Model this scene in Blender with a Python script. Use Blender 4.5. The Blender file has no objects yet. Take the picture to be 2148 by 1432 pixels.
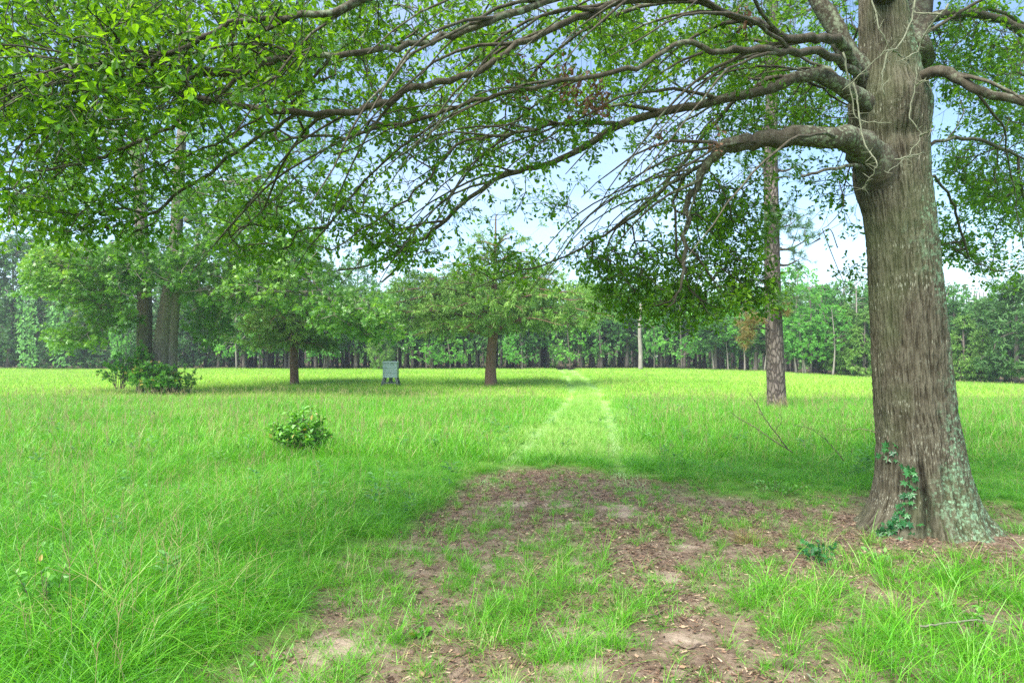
import bpy, math
import numpy as np
from mathutils import Vector

# ------------------------------------------------------------------ camera, world, sun, exposure
sc = bpy.context.scene
R = math.radians
FPX, HOR, EYE = 1340.0, 740.0, 1.6
PITCH = math.atan((HOR - 716.0) / FPX)
cam_d = bpy.data.cameras.new('camera')
cam_d.sensor_width = 36.0
cam_d.lens = FPX / 2148.0 * 36.0
cam_d.clip_start = 0.05
cam_d.clip_end = 2000.0
cam = bpy.data.objects.new('camera', cam_d)
sc.collection.objects.link(cam)
cam.location = (0, 0, EYE)
cam.rotation_euler = (R(90) + PITCH, 0, 0)
sc.camera = cam

SUN_EL, SUN_AZ = R(52), R(-140)          # azimuth from +Y towards +X: the sun stands to the left, a little behind
world = bpy.data.worlds.new('World')
sc.world = world
world.use_nodes = True
wn = world.node_tree
wn.nodes.clear()
wo = wn.nodes.new('ShaderNodeOutputWorld')
wb = wn.nodes.new('ShaderNodeBackground')
sky = wn.nodes.new('ShaderNodeTexSky')
sky.sky_type = 'NISHITA'
sky.sun_disc = False
sky.sun_elevation = SUN_EL
sky.sun_rotation = SUN_AZ
sky.air_density = 1.0
sky.dust_density = .6
sky.ozone_density = 3.0
# thin bright cloud veils low over the horizon
tc = wn.nodes.new('ShaderNodeTexCoord')
mp = wn.nodes.new('ShaderNodeMapping'); mp.inputs['Scale'].default_value = (1.0, 1.0, 2.6)
nz = wn.nodes.new('ShaderNodeTexNoise'); nz.inputs['Scale'].default_value = 2.2; nz.inputs['Detail'].default_value = 7; nz.inputs['Roughness'].default_value = .55
cr = wn.nodes.new('ShaderNodeValToRGB'); cr.color_ramp.elements[0].position = .42; cr.color_ramp.elements[1].position = .75
mx = wn.nodes.new('ShaderNodeMix'); mx.data_type = 'RGBA'
sc_m = wn.nodes.new('ShaderNodeMath'); sc_m.operation = 'MULTIPLY'; sc_m.inputs[1].default_value = .32
wn.links.new(tc.outputs['Generated'], mp.inputs['Vector'])
wn.links.new(mp.outputs[0], nz.inputs['Vector'])
wn.links.new(nz.outputs['Fac'], cr.inputs[0])
wn.links.new(cr.outputs[0], sc_m.inputs[0])
wn.links.new(sc_m.outputs[0], mx.inputs[0])
wn.links.new(sky.outputs[0], mx.inputs[6])
mx.inputs[7].default_value = (5.5, 5.9, 6.6, 1)
wn.links.new(mx.outputs[2], wb.inputs[0])
wb.inputs['Strength'].default_value = 0.05
wn.links.new(wb.outputs[0], wo.inputs[0])

sun_d = bpy.data.lights.new('sun', 'SUN')
sun_d.energy = 2.0
sun_d.angle = R(50)
sun_d.color = (1.0, .95, .86)
sun = bpy.data.objects.new('sun', sun_d)
sc.collection.objects.link(sun)
sd = Vector((math.sin(SUN_AZ) * math.cos(SUN_EL), math.cos(SUN_AZ) * math.cos(SUN_EL), math.sin(SUN_EL)))
sun.rotation_euler = sd.to_track_quat('Z', 'Y').to_euler()
sun.location = (-20, -10, 30)

sc.view_settings.view_transform = 'Standard'
sc.view_settings.look = 'None'
sc.view_settings.gamma = 1
sc.view_settings.exposure = 2.65
cy = sc.cycles
cy.max_bounces = 7; cy.diffuse_bounces = 4; cy.glossy_bounces = 2; cy.transmission_bounces = 4
cy.transparent_max_bounces = 6; cy.volume_bounces = 0
cy.caustics_reflective = False; cy.caustics_refractive = False
cy.use_denoising = False
try:
    cy.denoiser = 'OPENIMAGEDENOISE'; cy.denoising_input_passes = 'RGB_ALBEDO_NORMAL'
except Exception:
    pass

# ------------------------------------------------------------------ helpers
def P(px, py, Y):
    """the point of the place that lies at distance Y (metres north of the camera) behind photo pixel px, py"""
    u = (px - 1074.0) / FPX; v = (716.0 - py) / FPX
    c, s = math.cos(PITCH), math.sin(PITCH)
    fy = c - v * s; fz = s + v * c
    k = Y / fy
    return np.array([u * k, Y, EYE + fz * k])

_tab = np.random.default_rng(5).random((256, 256))
def vnoise(x, y, f=1.0):
    x = np.asarray(x, float) * f + 1000.3; y = np.asarray(y, float) * f + 1000.7
    xi = np.floor(x).astype(int); yi = np.floor(y).astype(int)
    fx = x - xi; fy = y - yi
    fx = fx * fx * (3 - 2 * fx); fy = fy * fy * (3 - 2 * fy)
    g = lambda a, b: _tab[a & 255, b & 255]
    return (g(xi, yi) * (1 - fx) + g(xi + 1, yi) * fx) * (1 - fy) + (g(xi, yi + 1) * (1 - fx) + g(xi + 1, yi + 1) * fx) * fy
def fbm(x, y, f=1.0, o=4):
    s = 0; a = .5; t = 0
    for k in range(o):
        s = s + a * vnoise(x, y, f * 2.03 ** k); t += a; a *= .5
    return s / t
def sstep(a, b, x):
    t = np.clip((np.asarray(x, float) - a) / (b - a), 0, 1)
    return t * t * (3 - 2 * t)

def edge_y(px):      # distance of the wood's edge at photo column px
    return np.interp(px, [0, 450, 1074, 1350, 1500, 1700, 1830, 2148], [60, 59, 59, 61, 58, 51, 47, 42])

def track_x(y):      # middle line of the two wheel tracks
    return np.interp(y, [2, 6, 9, 12, 16, 20, 26, 32, 43, 60, 70, 100], [.3, .5, .7, 1.15, 1.75, 2.3, 2.95, 3.45, 4.1, 5.0, 5.4, 7])
def track_w(y):
    return np.interp(y, [2, 10, 20, 43, 100], [.95, .78, .62, .55, .55])

def bare(x, y):
    """1 on the worn, bare ground under the big oak"""
    x = np.asarray(x, float); y = np.asarray(y, float)
    left = np.interp(y, [0, 3.2, 4.6, 5.6, 7, 8.4, 9.6], [-1.3, -1.5, -1.5, -1.3, -.95, -.6, .1])
    right = np.interp(y, [0, 3.2, 3.9, 4.6, 5.6, 6.6, 7.2, 8.2, 9.5], [3.2, 3.2, 3.6, 4.6, 4.9, 3.2, 2.1, 1.8, 1.2])
    w = 1.0 * (fbm(x, y, 1.1) - .5)
    a = sstep(left - .12, left + .22, x + w) * (1 - sstep(right - .3, right + .5, x + w)) * (1 - sstep(8.0, 9.8, y + 2.5 * w))
    d = np.hypot(x - 3.75, (y - 5.9)) 
    a = np.maximum(a, .75 * (1 - sstep(1.0, 1.9, d + w)))
    return a
def openness(x, y):
    """how bare inside the worn ground: 1 = no grass at all"""
    core = np.exp(-((x - .9) / .9) ** 2 - ((y - 5.9) / 1.2) ** 2) + .95 * np.exp(-((x - .9) / .8) ** 2 - ((y - 3.1) / .6) ** 2) \
        + .9 * np.exp(-((x + .8) / .5) ** 2 - ((y - 3.4) / .55) ** 2) + .85 * np.exp(-((x - 2.0) / 1.1) ** 2 - ((y - 5.3) / .7) ** 2)
    core = core - .5 * np.exp(-((x - .15 - .05 * y) / .28) ** 2) - .9 * sstep(1.3, 1.9, x + .15 * (y - 3)) * (1 - sstep(4.6, 5.0, y))
    n = fbm(x + 7, y - 3, 1.9, 3)
    return np.clip(core * .5 + (n - .42) * 1.5, 0, .93)

def height(x, y):
    x = np.asarray(x, float); y = np.asarray(y, float)
    h = .10 * (fbm(x, y, .16, 3) - .5) + .05 * (fbm(x + 9, y, .9, 3) - .5)
    b = bare(x, y)
    h = h - .04 * b + .018 * b * (fbm(x, y + 4, 5., 3) - .5)
    h = h - .5 * sstep(14, 34, x) * sstep(18, 40, y)
    for s in (-1, 1):
        h = h - .03 * np.exp(-((x - track_x(y) - s * track_w(y)) / .22) ** 2) * sstep(7, 10, y)
    return h
H0 = float(height(0, 0))

class MB:
    def __init__(s):
        s.v = []; s.f = {}; s.n = 0
    def add(s, v, faces, var=None, mat=0, smooth=False):
        """faces: list of (m,k) index arrays; var: one value per face for each array"""
        v = np.asarray(v, np.float32).reshape(-1, 3)
        if not isinstance(faces, list): faces = [faces]
        if not isinstance(var, list): var = [var] * len(faces)
        for f, va in zip(faces, var):
            f = np.asarray(f, np.int64)
            if f.size == 0: continue
            if va is None: va = np.zeros(len(f))
            va = np.broadcast_to(np.asarray(va, np.float32), (len(f),))
            s.f.setdefault(f.shape[1], []).append((f + s.n, va, np.full(len(f), mat), np.full(len(f), smooth)))
        s.v.append(v); s.n += len(v)
    def build(s, name, mats, parent=None, loc=None, link=True):
        me = bpy.data.meshes.new(name)
        if s.n:
            v = np.concatenate(s.v)
            if loc is not None: v = v - np.asarray(loc, np.float32)
            me.vertices.add(len(v)); me.vertices.foreach_set('co', v.ravel())
            L, S, V, M, G = [], [], [], [], []; o = 0
            for k, lst in s.f.items():
                f = np.concatenate([a[0] for a in lst])
                L.append(f.ravel()); S.append(o + np.arange(len(f)) * k); o += f.size
                V.append(np.concatenate([a[1] for a in lst])); M.append(np.concatenate([a[2] for a in lst])); G.append(np.concatenate([a[3] for a in lst]))
            L = np.concatenate(L); S = np.concatenate(S)
            me.loops.add(len(L)); me.loops.foreach_set('vertex_index', L.astype(np.int32))
            me.polygons.add(len(S)); me.polygons.foreach_set('loop_start', S.astype(np.int32))
            me.polygons.foreach_set('material_index', np.concatenate(M).astype(np.int32))
            me.polygons.foreach_set('use_smooth', np.concatenate(G).astype(bool))
            at = me.attributes.new('var', 'FLOAT', 'FACE'); at.data.foreach_set('value', np.concatenate(V).astype(np.float32))
            me.update(calc_edges=True)
        for m in (mats if isinstance(mats, (list, tuple)) else [mats]): me.materials.append(m)
        o = bpy.data.objects.new(name, me)
        if link: sc.collection.objects.link(o)
        if parent is not None: o.parent = parent
        return o

def nrm(a): return a / np.maximum(np.linalg.norm(a, axis=-1, keepdims=True), 1e-9)

def tag(o, label=None, cat=None, group=None, kind=None):
    if label: o['label'] = label
    if cat: o['category'] = cat
    if group: o['group'] = group
    if kind: o['kind'] = kind
    return o
def empty(name, loc, rz=0.0):
    o = bpy.data.objects.new(name, None); sc.collection.objects.link(o)
    o.location = [float(c) for c in loc]; o.rotation_euler = (0, 0, rz); o.empty_display_size = .1
    return o
def copy_tree(o, parent=None):
    c = o.copy(); sc.collection.objects.link(c); c.parent = parent
    for ch in list(o.children): copy_tree(ch, c)
    return c

def tube(mb, pts, rad, sides=6, var=0.0, mat=0, cap=True, lump=0, rng=None):
    pts = np.asarray(pts, float); rad = np.asarray(rad, float); N = len(pts)
    if N < 2: return
    t = np.empty_like(pts); t[1:-1] = pts[2:] - pts[:-2]; t[0] = pts[1] - pts[0]; t[-1] = pts[-1] - pts[-2]; t = nrm(t)
    a = np.array([0, 0, 1.]) if abs(t[0, 2]) < .9 else np.array([1., 0, 0])
    u = np.cross(a, t[0]); u /= np.linalg.norm(u); U = [u]
    for k in range(1, N):
        u = u - t[k] * u.dot(t[k]); u = u / (np.linalg.norm(u) + 1e-9); U.append(u)
    U = np.array(U); W = np.cross(t, U)
    an = np.arange(sides) * 2 * math.pi / sides
    rr = rad[:, None] * np.ones(sides)
    if lump and rng is not None: rr = rr * (1 + lump * (rng.random((N, sides)) - .5))
    v = pts[:, None] + (np.cos(an)[None, :, None] * U[:, None] + np.sin(an)[None, :, None] * W[:, None]) * rr[..., None]
    i = np.arange(N - 1)[:, None] * sides; j = np.arange(sides)[None]; j2 = (j + 1) % sides
    q = np.stack([i + j, i + j2, i + sides + j2, i + sides + j], -1).reshape(-1, 4)
    fs = [q]; vs = [var]
    if cap:
        fs.append(((N - 1) * sides + np.arange(sides))[None]); vs.append(var)
        fs.append(np.arange(sides)[::-1][None]); vs.append(var)
    mb.add(v.reshape(-1, 3), fs, [np.full(len(f), var) for f in fs], mat, True)

def cones(mb, A, B, ra, rb, var=0.0, mat=0, mid=None):
    """many thin three-sided twigs at once"""
    n = len(A)
    if n == 0: return
    t = nrm(B - A); a = np.where(np.abs(t[:, 2:3]) < .9, np.array([[0, 0, 1.]]), np.array([[1., 0, 0]]))
    u = nrm(np.cross(a, t)); w = np.cross(t, u)
    an = np.arange(3) * 2 * math.pi / 3
    ring = np.cos(an)[None, :, None] * u[:, None] + np.sin(an)[None, :, None] * w[:, None]
    ra = np.broadcast_to(ra, (n,)); rb = np.broadcast_to(rb, (n,))
    if mid is None: mid = (A + B) / 2
    v = np.stack([A[:, None] + ring * ra[:, None, None], mid[:, None] + ring * ((ra + rb) / 2)[:, None, None], B[:, None] + ring * rb[:, None, None]], 1).reshape(-1, 3)
    q = []
    for k in range(2):
        for j in range(3):
            j2 = (j + 1) % 3; q.append([k * 3 + j, k * 3 + j2, k * 3 + 3 + j2, k * 3 + 3 + j])
    q = np.array(q)[None] + (np.arange(n) * 9)[:, None, None]
    mb.add(v, q.reshape(-1, 4), np.full(n * 6, var), mat, True)

# leaf outlines: (side, along, lift), faces fold along the midrib
SPAT = (np.array([[0, 0, 0], [.09, .40, .03], [.235, .74, .06], [.17, .93, .04], [0, 1.0, -.03], [-.17, .93, .04], [-.235, .74, .06], [-.09, .40, .03], [0, .6, -.02]]),
        [[0, 1, 2, 3, 4, 8], [0, 8, 4, 5, 6, 7]])
OVAL = (np.array([[0, 0, 0], [.22, .3, .05], [.24, .62, .05], [0, 1, -.08], [-.24, .62, .05], [-.22, .3, .05]]), [[0, 1, 2, 3], [0, 3, 4, 5]])
LOBE = (np.array([[0, 0, 0], [.10, .32, 0], [.42, .30, -.03], [.20, .52, .04], [.44, .74, -.02], [.13, .72, .03], [0, 1.05, -.05],
                  [-.13, .72, .03], [-.44, .74, -.02], [-.20, .52, .04], [-.42, .30, -.03], [-.10, .32, 0], [0, .6, 0]]),
        [[0, 1, 2, 3, 12], [12, 3, 4, 5, 6], [0, 12, 9, 10, 11], [12, 6, 7, 8, 9]])
DIAM = (np.array([[0, 0, 0], [.3, .5, .06], [0, 1, -.08], [-.3, .5, .06]]), [[0, 1, 2, 3]])
NEED = (np.array([[-.03, 0, 0], [.03, 0, 0], [0, 1, -.05]]), [[0, 1, 2]])
SPRIG = (np.array([[-.03, 0, 0], [.03, 0, 0], [.14, .4, .02], [.05, .55, -.03], [.10, .8, .0], [0, 1, -.03], [-.09, .75, 0], [-.04, .5, -.03], [-.14, .35, .02]]),
         [[0, 1, 2, 3], [0, 3, 4, 5, 6, 7, 8]])
LITT = (np.array([[0, 0, 0], [.25, .25, .10], [.2, .7, .02], [0, 1, .12], [-.25, .6, .05], [-.2, .2, .12]]), [[0, 1, 2, 3], [0, 3, 4, 5]])

def leaves(mb, B, D, Nn, size, tpl, var, mat=0):
    n = len(B)
    if n == 0: return
    D = nrm(D); S = nrm(np.cross(D, Nn)); Nn = np.cross(S, D)
    tv, tf = tpl; k = len(tv)
    size = np.broadcast_to(size, (n,))[:, None, None]
    v = B[:, None] + size * (tv[None, :, 0:1] * S[:, None] + tv[None, :, 1:2] * D[:, None] + tv[None, :, 2:3] * Nn[:, None])
    off = (np.arange(n) * k)[:, None]
    byk = {}
    for f in tf: byk.setdefault(len(f), []).append(f)
    fs, vs = [], []
    for kk, lst in byk.items():
        for f in lst:
            fs.append(np.array(f)[None] + off); vs.append(var)
    mb.add(v.reshape(-1, 3), fs, vs, mat, False)

# ------------------------------------------------------------------ growing branches towards leaf sprays
class Skel:
    def __init__(s, cap):
        s.p = np.zeros((cap, 3)); s.par = np.full(cap, -1); s.d = np.zeros((cap, 3)); s.rmin = np.zeros(cap); s.own = np.zeros(cap, int)
        s.ok = np.ones(cap, bool); s.n = 0; s.tips = []
    def chain(s, pts, rads, parent=-1, own=0, ok=True):
        pts = np.asarray(pts, float); last = parent; ids = []
        for k in range(len(pts)):
            i = s.n; s.n += 1
            s.p[i] = pts[k]; s.par[i] = last; s.rmin[i] = rads[k]; s.own[i] = own; s.ok[i] = ok if np.isscalar(ok) else ok[k]
            dd = pts[min(k + 1, len(pts) - 1)] - pts[max(k - 1, 0)]
            s.d[i] = dd / (np.linalg.norm(dd) + 1e-9); last = i; ids.append(i)
        return ids
    def nearest(s, p):
        return int(np.argmin(((s.p[:s.n] - p) ** 2).sum(1)))
    def grow(s, A, rng, step=.3, k=.7, droop=.1, wob=.05, own_new=None):
        A = np.asarray(A, float); idx0 = np.where(s.ok[:s.n])[0]
        base = s.p[idx0]
        d0 = np.array([((base - a) ** 2).sum(1).min() for a in A]); order = np.argsort(d0)
        for a in A[order]:
            v = a - s.p[:s.n]; dist = np.sqrt((v ** 2).sum(1)) + 1e-6
            ca = (v * s.d[:s.n]).sum(1) / dist
            cost = dist * (1 + k * (1 - ca)) + 0.02
            cost[~s.ok[:s.n]] = 1e9
            j = int(np.argmin(cost)); L = dist[j]; m = max(1, int(math.ceil(L / step)))
            p0 = s.p[j]; ctrl = p0 + s.d[j] * L * .35 + (a - p0) * .2 + np.array([0, 0, droop * L]) + (rng.random(3) - .5) * wob * 3 * L
            prev = j; o = s.own[j] if own_new is None else own_new
            for q in range(1, m + 1):
                t = q / m; pt = (1 - t) ** 2 * p0 + 2 * t * (1 - t) * ctrl + t * t * a
                if q < m: pt = pt + (rng.random(3) - .5) * wob * step * 2
                i = s.n; s.n += 1; s.p[i] = pt; s.par[i] = prev; s.own[i] = o
                dd = pt - s.p[prev]; s.d[i] = dd / (np.linalg.norm(dd) + 1e-9); prev = i
            s.tips.append(prev)
    def radii(s, rtip=.003, pw=.48):
        n = s.n; c = np.zeros(n); c[s.tips] = 1
        for i in range(n - 1, 0, -1):
            if s.par[i] >= 0: c[s.par[i]] += c[i]
        s.c = c; r = rtip * np.maximum(c, 1) ** pw
        s.r = np.maximum(r, s.rmin[:n])
        for i in range(1, n):
            pp = s.par[i]
            if pp >= 0: s.r[i] = min(s.r[i], s.r[pp] * 1.0)
        return s.r
    def mesh(s, sel=None, scale_sides=1.0, maxs=14, rng=None, lump=0.0):
        """dict own -> MB of the branch tubes"""
        n = s.n; kids = [[] for _ in range(n)]
        for i in range(n):
            if s.par[i] >= 0: kids[s.par[i]].append(i)
        out = {}
        starts = [(i, -1) for i in range(n) if s.par[i] < 0]
        while starts:
            i, par = starts.pop(); ch = [i]; o = s.own[i]
            while kids[ch[-1]]:
                ks = sorted(kids[ch[-1]], key=lambda q: (s.own[q] == o, s.rmin[q], s.c[q]), reverse=True)
                main = ks[0]
                if s.own[main] != o: main = None
                for q in ks:
                    if q != main: starts.append((q, ch[-1]))
                if main is None: break
                ch.append(main)
            pts = s.p[ch]; rad = s.r[ch]
            if par >= 0:
                pts = np.vstack([s.p[par][None], pts]); rad = np.concatenate([[min(s.r[par], rad[0] * 1.35)], rad])
            if len(pts) < 2: continue
            sides = int(np.clip(3 + rad[0] * 140 * scale_sides, 3, maxs))
            tube(out.setdefault(o, MB()), pts, rad, sides, cap=par < 0, lump=lump, rng=rng)
        return out

def smooth_line(pts, n):
    """Catmull-Rom through the points, n samples"""
    p = np.asarray(pts, float); m = len(p)
    q = np.vstack([2 * p[0] - p[1], p, 2 * p[-1] - p[-2]])
    out = []
    for t in np.linspace(0, m - 1, n):
        k = min(int(t), m - 2); u = t - k
        a, b, c, d = q[k], q[k + 1], q[k + 2], q[k + 3]
        out.append(.5 * (2 * b + (c - a) * u + (2 * a - 5 * b + 4 * c - d) * u * u + (3 * b - a - 3 * c + d) * u ** 3))
    return np.array(out)

def spray(mbw, mbl, tips, dirs, rng, ntw, twl, nleaf, lsize, tpl, down=.15, spread=.8, lspread=.95, upn=1.0, tw_r=.0016, back=.3, matl=0, tmin=.3, vb=0.0, twig=True, vr=1.0):
    tips = np.repeat(tips, ntw, 0); dirs = np.repeat(dirs, ntw, 0); n = len(tips)
    vb = np.repeat(np.broadcast_to(vb, (n // ntw,)), ntw)
    d = nrm(nrm(dirs) * .9 + rng.normal(size=(n, 3)) * spread * .6 + np.array([0, 0, -down]))
    L = twl * (.5 + rng.random(n) * .9)
    b = tips - nrm(dirs) * (rng.random(n) * back * twl * 2)[:, None]
    e = b + d * L[:, None]; mid = (b + e) / 2 + rng.normal(size=(n, 3)) * (L * .06)[:, None]
    if twig: cones(mbw, b, e, tw_r * 1.3, tw_r * .7, 0, 0, mid)
    m = nleaf; t = tmin + (1 - tmin) * rng.random((n, m)) ** .6; t[:, 0] = 1
    dd = np.repeat(d, m, 0); LL = np.repeat(L, m); tt = t.ravel()
    b2 = np.repeat(b, m, 0); e2 = np.repeat(e, m, 0); m2 = np.repeat(mid, m, 0)
    tc_ = tt[:, None]; bp = (1 - tc_) ** 2 * b2 + 2 * tc_ * (1 - tc_) * (2 * m2 - (b2 + e2) / 2) + tc_ ** 2 * e2
    pr = rng.normal(size=(n * m, 3)); pr = nrm(pr - dd * (pr * dd).sum(1, keepdims=True))
    ld = nrm(dd * .55 + pr * lspread + np.array([0, 0, -.12]))
    nn = nrm(np.array([0, 0, upn]) + rng.normal(size=(n * m, 3)) * .55)
    sz = lsize * (.6 + .6 * rng.random(n * m))
    var = np.clip(np.repeat(vb, m) + rng.random(n * m) * vr, 0, 1)
    leaves(mbl, bp, ld, nn, sz, tpl, var, matl)

# ------------------------------------------------------------------ materials
def new_mat(name):
    m = bpy.data.materials.new(name); m.use_nodes = True; nt = m.node_tree; nt.nodes.clear()
    o = nt.nodes.new('ShaderNodeOutputMaterial'); return m, nt, o
def N(nt, t, **kw):
    n = nt.nodes.new(t)
    for k, v in kw.items():
        if k.startswith('i_'): n.inputs[k[2:].replace('_', ' ')].default_value = v
        else: setattr(n, k, v)
    return n
def ramp(nt, stops, fac=None):
    r = nt.nodes.new('ShaderNodeValToRGB'); e = r.color_ramp.elements
    while len(e) < len(stops): e.new(.5)
    for el, (p, c) in zip(e, stops): el.position = p; el.color = (*c, 1) if len(c) == 3 else c
    if fac is not None: nt.links.new(fac, r.inputs[0])
    return r
def mixc(nt, fac, a, b, mode='MIX'):
    m = nt.nodes.new('ShaderNodeMix'); m.data_type = 'RGBA'; m.blend_type = mode
    for sock, val in ((m.inputs[0], fac), (m.inputs[6], a), (m.inputs[7], b)):
        if isinstance(val, bpy.types.NodeSocket): nt.links.new(val, sock)
        elif isinstance(val, (int, float)): sock.default_value = val
        else: sock.default_value = (*val, 1)
    return m.outputs[2]
def math_(nt, op, a, b=None, clamp=False):
    m = nt.nodes.new('ShaderNodeMath'); m.operation = op; m.use_clamp = clamp
    for sock, val in ((m.inputs[0], a), (m.inputs[1], b)):
        if val is None: continue
        if isinstance(val, bpy.types.NodeSocket): nt.links.new(val, sock)
        else: sock.default_value = val
    return m.outputs[0]
def noise(nt, scale, detail=4, rough=.55, vec=None, sc3=None, dist=0.0):
    n = nt.nodes.new('ShaderNodeTexNoise'); n.inputs['Scale'].default_value = scale; n.inputs['Detail'].default_value = detail; n.inputs['Roughness'].default_value = rough
    n.inputs['Distortion'].default_value = dist
    if vec is not None:
        if sc3 is not None:
            mpg = nt.nodes.new('ShaderNodeMapping'); mpg.inputs['Scale'].default_value = sc3; nt.links.new(vec, mpg.inputs[0]); vec = mpg.outputs[0]
        nt.links.new(vec, n.inputs['Vector'])
    return n.outputs['Fac']

def leaf_mat(name, stops, trans=.38, rough=.42, tcol=(1.35, 1.25, .6), rnd=.18, spec=.4, patch=None):
    m, nt, o = new_mat(name)
    at = N(nt, 'ShaderNodeAttribute', attribute_name='var')
    fac = at.outputs['Fac']
    if rnd:
        oi = N(nt, 'ShaderNodeObjectInfo'); fac = math_(nt, 'ADD', fac, math_(nt, 'MULTIPLY', math_(nt, 'SUBTRACT', oi.outputs['Random'], .5), rnd * 2), True)
    if patch:
        ge = N(nt, 'ShaderNodeNewGeometry')
        fac = math_(nt, 'ADD', fac, math_(nt, 'MULTIPLY', math_(nt, 'SUBTRACT', noise(nt, patch[0], 3, .5, ge.outputs['Position']), .5), patch[1]), True)
    col = ramp(nt, stops, fac).outputs[0]
    bs = N(nt, 'ShaderNodeBsdfPrincipled'); nt.links.new(col, bs.inputs['Base Color']); bs.inputs['Roughness'].default_value = rough; bs.inputs['Specular IOR Level'].default_value = spec
    tr = N(nt, 'ShaderNodeBsdfTranslucent'); nt.links.new(mixc(nt, 1.0, col, tcol, 'MULTIPLY'), tr.inputs[0])
    mxs = N(nt, 'ShaderNodeMixShader'); mxs.inputs[0].default_value = trans
    nt.links.new(bs.outputs[0], mxs.inputs[1]); nt.links.new(tr.outputs[0], mxs.inputs[2]); nt.links.new(mxs.outputs[0], o.inputs[0])
    return m

def bark_mat(name, dark, mid, light, lichen=None, lich_amt=.0, scale=1.0, rough=.92, bump=.6, plates=False, streak=0.0, green=0.0, lich_side=0.0, ridge=False):
    m, nt, o = new_mat(name)
    tc_ = N(nt, 'ShaderNodeTexCoord'); v = tc_.outputs['Object']
    n1 = noise(nt, 14 * scale, 6, .65, v, (1, 1, .22), .6)
    n2 = noise(nt, 2.2 * scale, 4, .5, v)
    n3 = noise(nt, 60 * scale, 3, .6, v, (1, 1, .5))
    f = math_(nt, 'ADD', math_(nt, 'MULTIPLY', n1, .75), math_(nt, 'MULTIPLY', n3, .25))
    hgt = f
    if plates:
        vo = N(nt, 'ShaderNodeTexVoronoi', feature='DISTANCE_TO_EDGE'); vo.inputs['Scale'].default_value = 11 * scale
        mpg = N(nt, 'ShaderNodeMapping'); mpg.inputs['Scale'].default_value = (1, 1, .38); nt.links.new(v, mpg.inputs[0])
        nv = N(nt, 'ShaderNodeTexNoise'); nv.inputs['Scale'].default_value = 6 * scale; nt.links.new(mpg.outputs[0], nv.inputs['Vector'])
        nt.links.new(mixc(nt, .12, mpg.outputs[0], nv.outputs['Color'], 'ADD'), vo.inputs['Vector'])
        cr_ = math_(nt, 'MULTIPLY', vo.outputs['Distance'], 5.0, True)
        f = math_(nt, 'MULTIPLY', f, math_(nt, 'ADD', math_(nt, 'MULTIPLY', cr_, .75), .25))
        hgt = f
    if ridge:       # darker furrow bark, deepened to paint in groove shade; crests lighter
        ra = N(nt, 'ShaderNodeAttribute', attribute_name='ridge')
        f = math_(nt, 'ADD', math_(nt, 'MULTIPLY', f, .45), math_(nt, 'MULTIPLY', ra.outputs['Fac'], .50))
    col = ramp(nt, [(.25, dark), (.48, mid), (.72, light)], f).outputs[0]
    col = mixc(nt, math_(nt, 'MULTIPLY', n2, .55), col, [c * .62 for c in mid])
    if green:
        g = ramp(nt, [(.45, (0, 0, 0)), (.65, (1, 1, 1))], noise(nt, 1.3, 4, .6, v, (1, 1, .6))).outputs[0]
        col = mixc(nt, math_(nt, 'MULTIPLY', g, green), col, (.085, .12, .045))
    if streak:      # short pale upright dashes standing in rows
        mpg = N(nt, 'ShaderNodeMapping'); mpg.inputs['Scale'].default_value = (55, 55, 14); nt.links.new(v, mpg.inputs[0])
        vo = N(nt, 'ShaderNodeTexVoronoi'); vo.inputs['Scale'].default_value = 1.0; vo.inputs['Randomness'].default_value = .8; nt.links.new(mpg.outputs[0], vo.inputs['Vector'])
        d1 = ramp(nt, [(.22, (1, 1, 1)), (.34, (0, 0, 0))], vo.outputs['Distance']).outputs[0]
        rows = ramp(nt, [(.50, (0, 0, 0)), (.62, (1, 1, 1))], noise(nt, 1.0, 3, .6, v, (1.6, 1.6, 7))).outputs[0]
        col = mixc(nt, math_(nt, 'MULTIPLY', math_(nt, 'MULTIPLY', d1, rows), streak), col, (.42, .43, .33))
    if lichen:
        sx_ = N(nt, 'ShaderNodeSeparateXYZ'); nt.links.new(v, sx_.inputs[0])
        side_ = math_(nt, 'MULTIPLY', sx_.outputs['X'], lich_side)
        patch = ramp(nt, [(.47, (0, 0, 0)), (.60, (1, 1, 1))], math_(nt, 'ADD', math_(nt, 'ADD', noise(nt, 1.7, 4, .6, v, (1, 1, .45)), side_), .08 if lich_side else 0.0, True)).outputs[0]
        vo2 = N(nt, 'ShaderNodeTexVoronoi'); vo2.inputs['Scale'].default_value = 24; nt.links.new(v, vo2.inputs['Vector'])
        nd = noise(nt, 30, 4, .6, v)
        sp = math_(nt, 'ADD', vo2.outputs['Distance'], math_(nt, 'MULTIPLY', math_(nt, 'SUBTRACT', nd, .5), .5))
        spots = ramp(nt, [(.18, (1, 1, 1)), (.38, (0, 0, 0))], sp).outputs[0]
        fine = ramp(nt, [(.50, (0, 0, 0)), (.62, (1, 1, 1))], noise(nt, 16, 7, .75, v)).outputs[0]
        lm = math_(nt, 'MULTIPLY', math_(nt, 'MAXIMUM', spots, fine), math_(nt, 'MULTIPLY', patch, lich_amt))
        col = mixc(nt, lm, col, lichen)
    bs = N(nt, 'ShaderNodeBsdfPrincipled'); nt.links.new(col, bs.inputs['Base Color']); bs.inputs['Roughness'].default_value = rough; bs.inputs['Specular IOR Level'].default_value = .2
    bu = N(nt, 'ShaderNodeBump'); bu.inputs['Strength'].default_value = bump; bu.inputs['Distance'].default_value = .03
    nt.links.new(hgt, bu.inputs['Height']); nt.links.new(bu.outputs[0], bs.inputs['Normal']); nt.links.new(bs.outputs[0], o.inputs[0])
    return m
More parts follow.
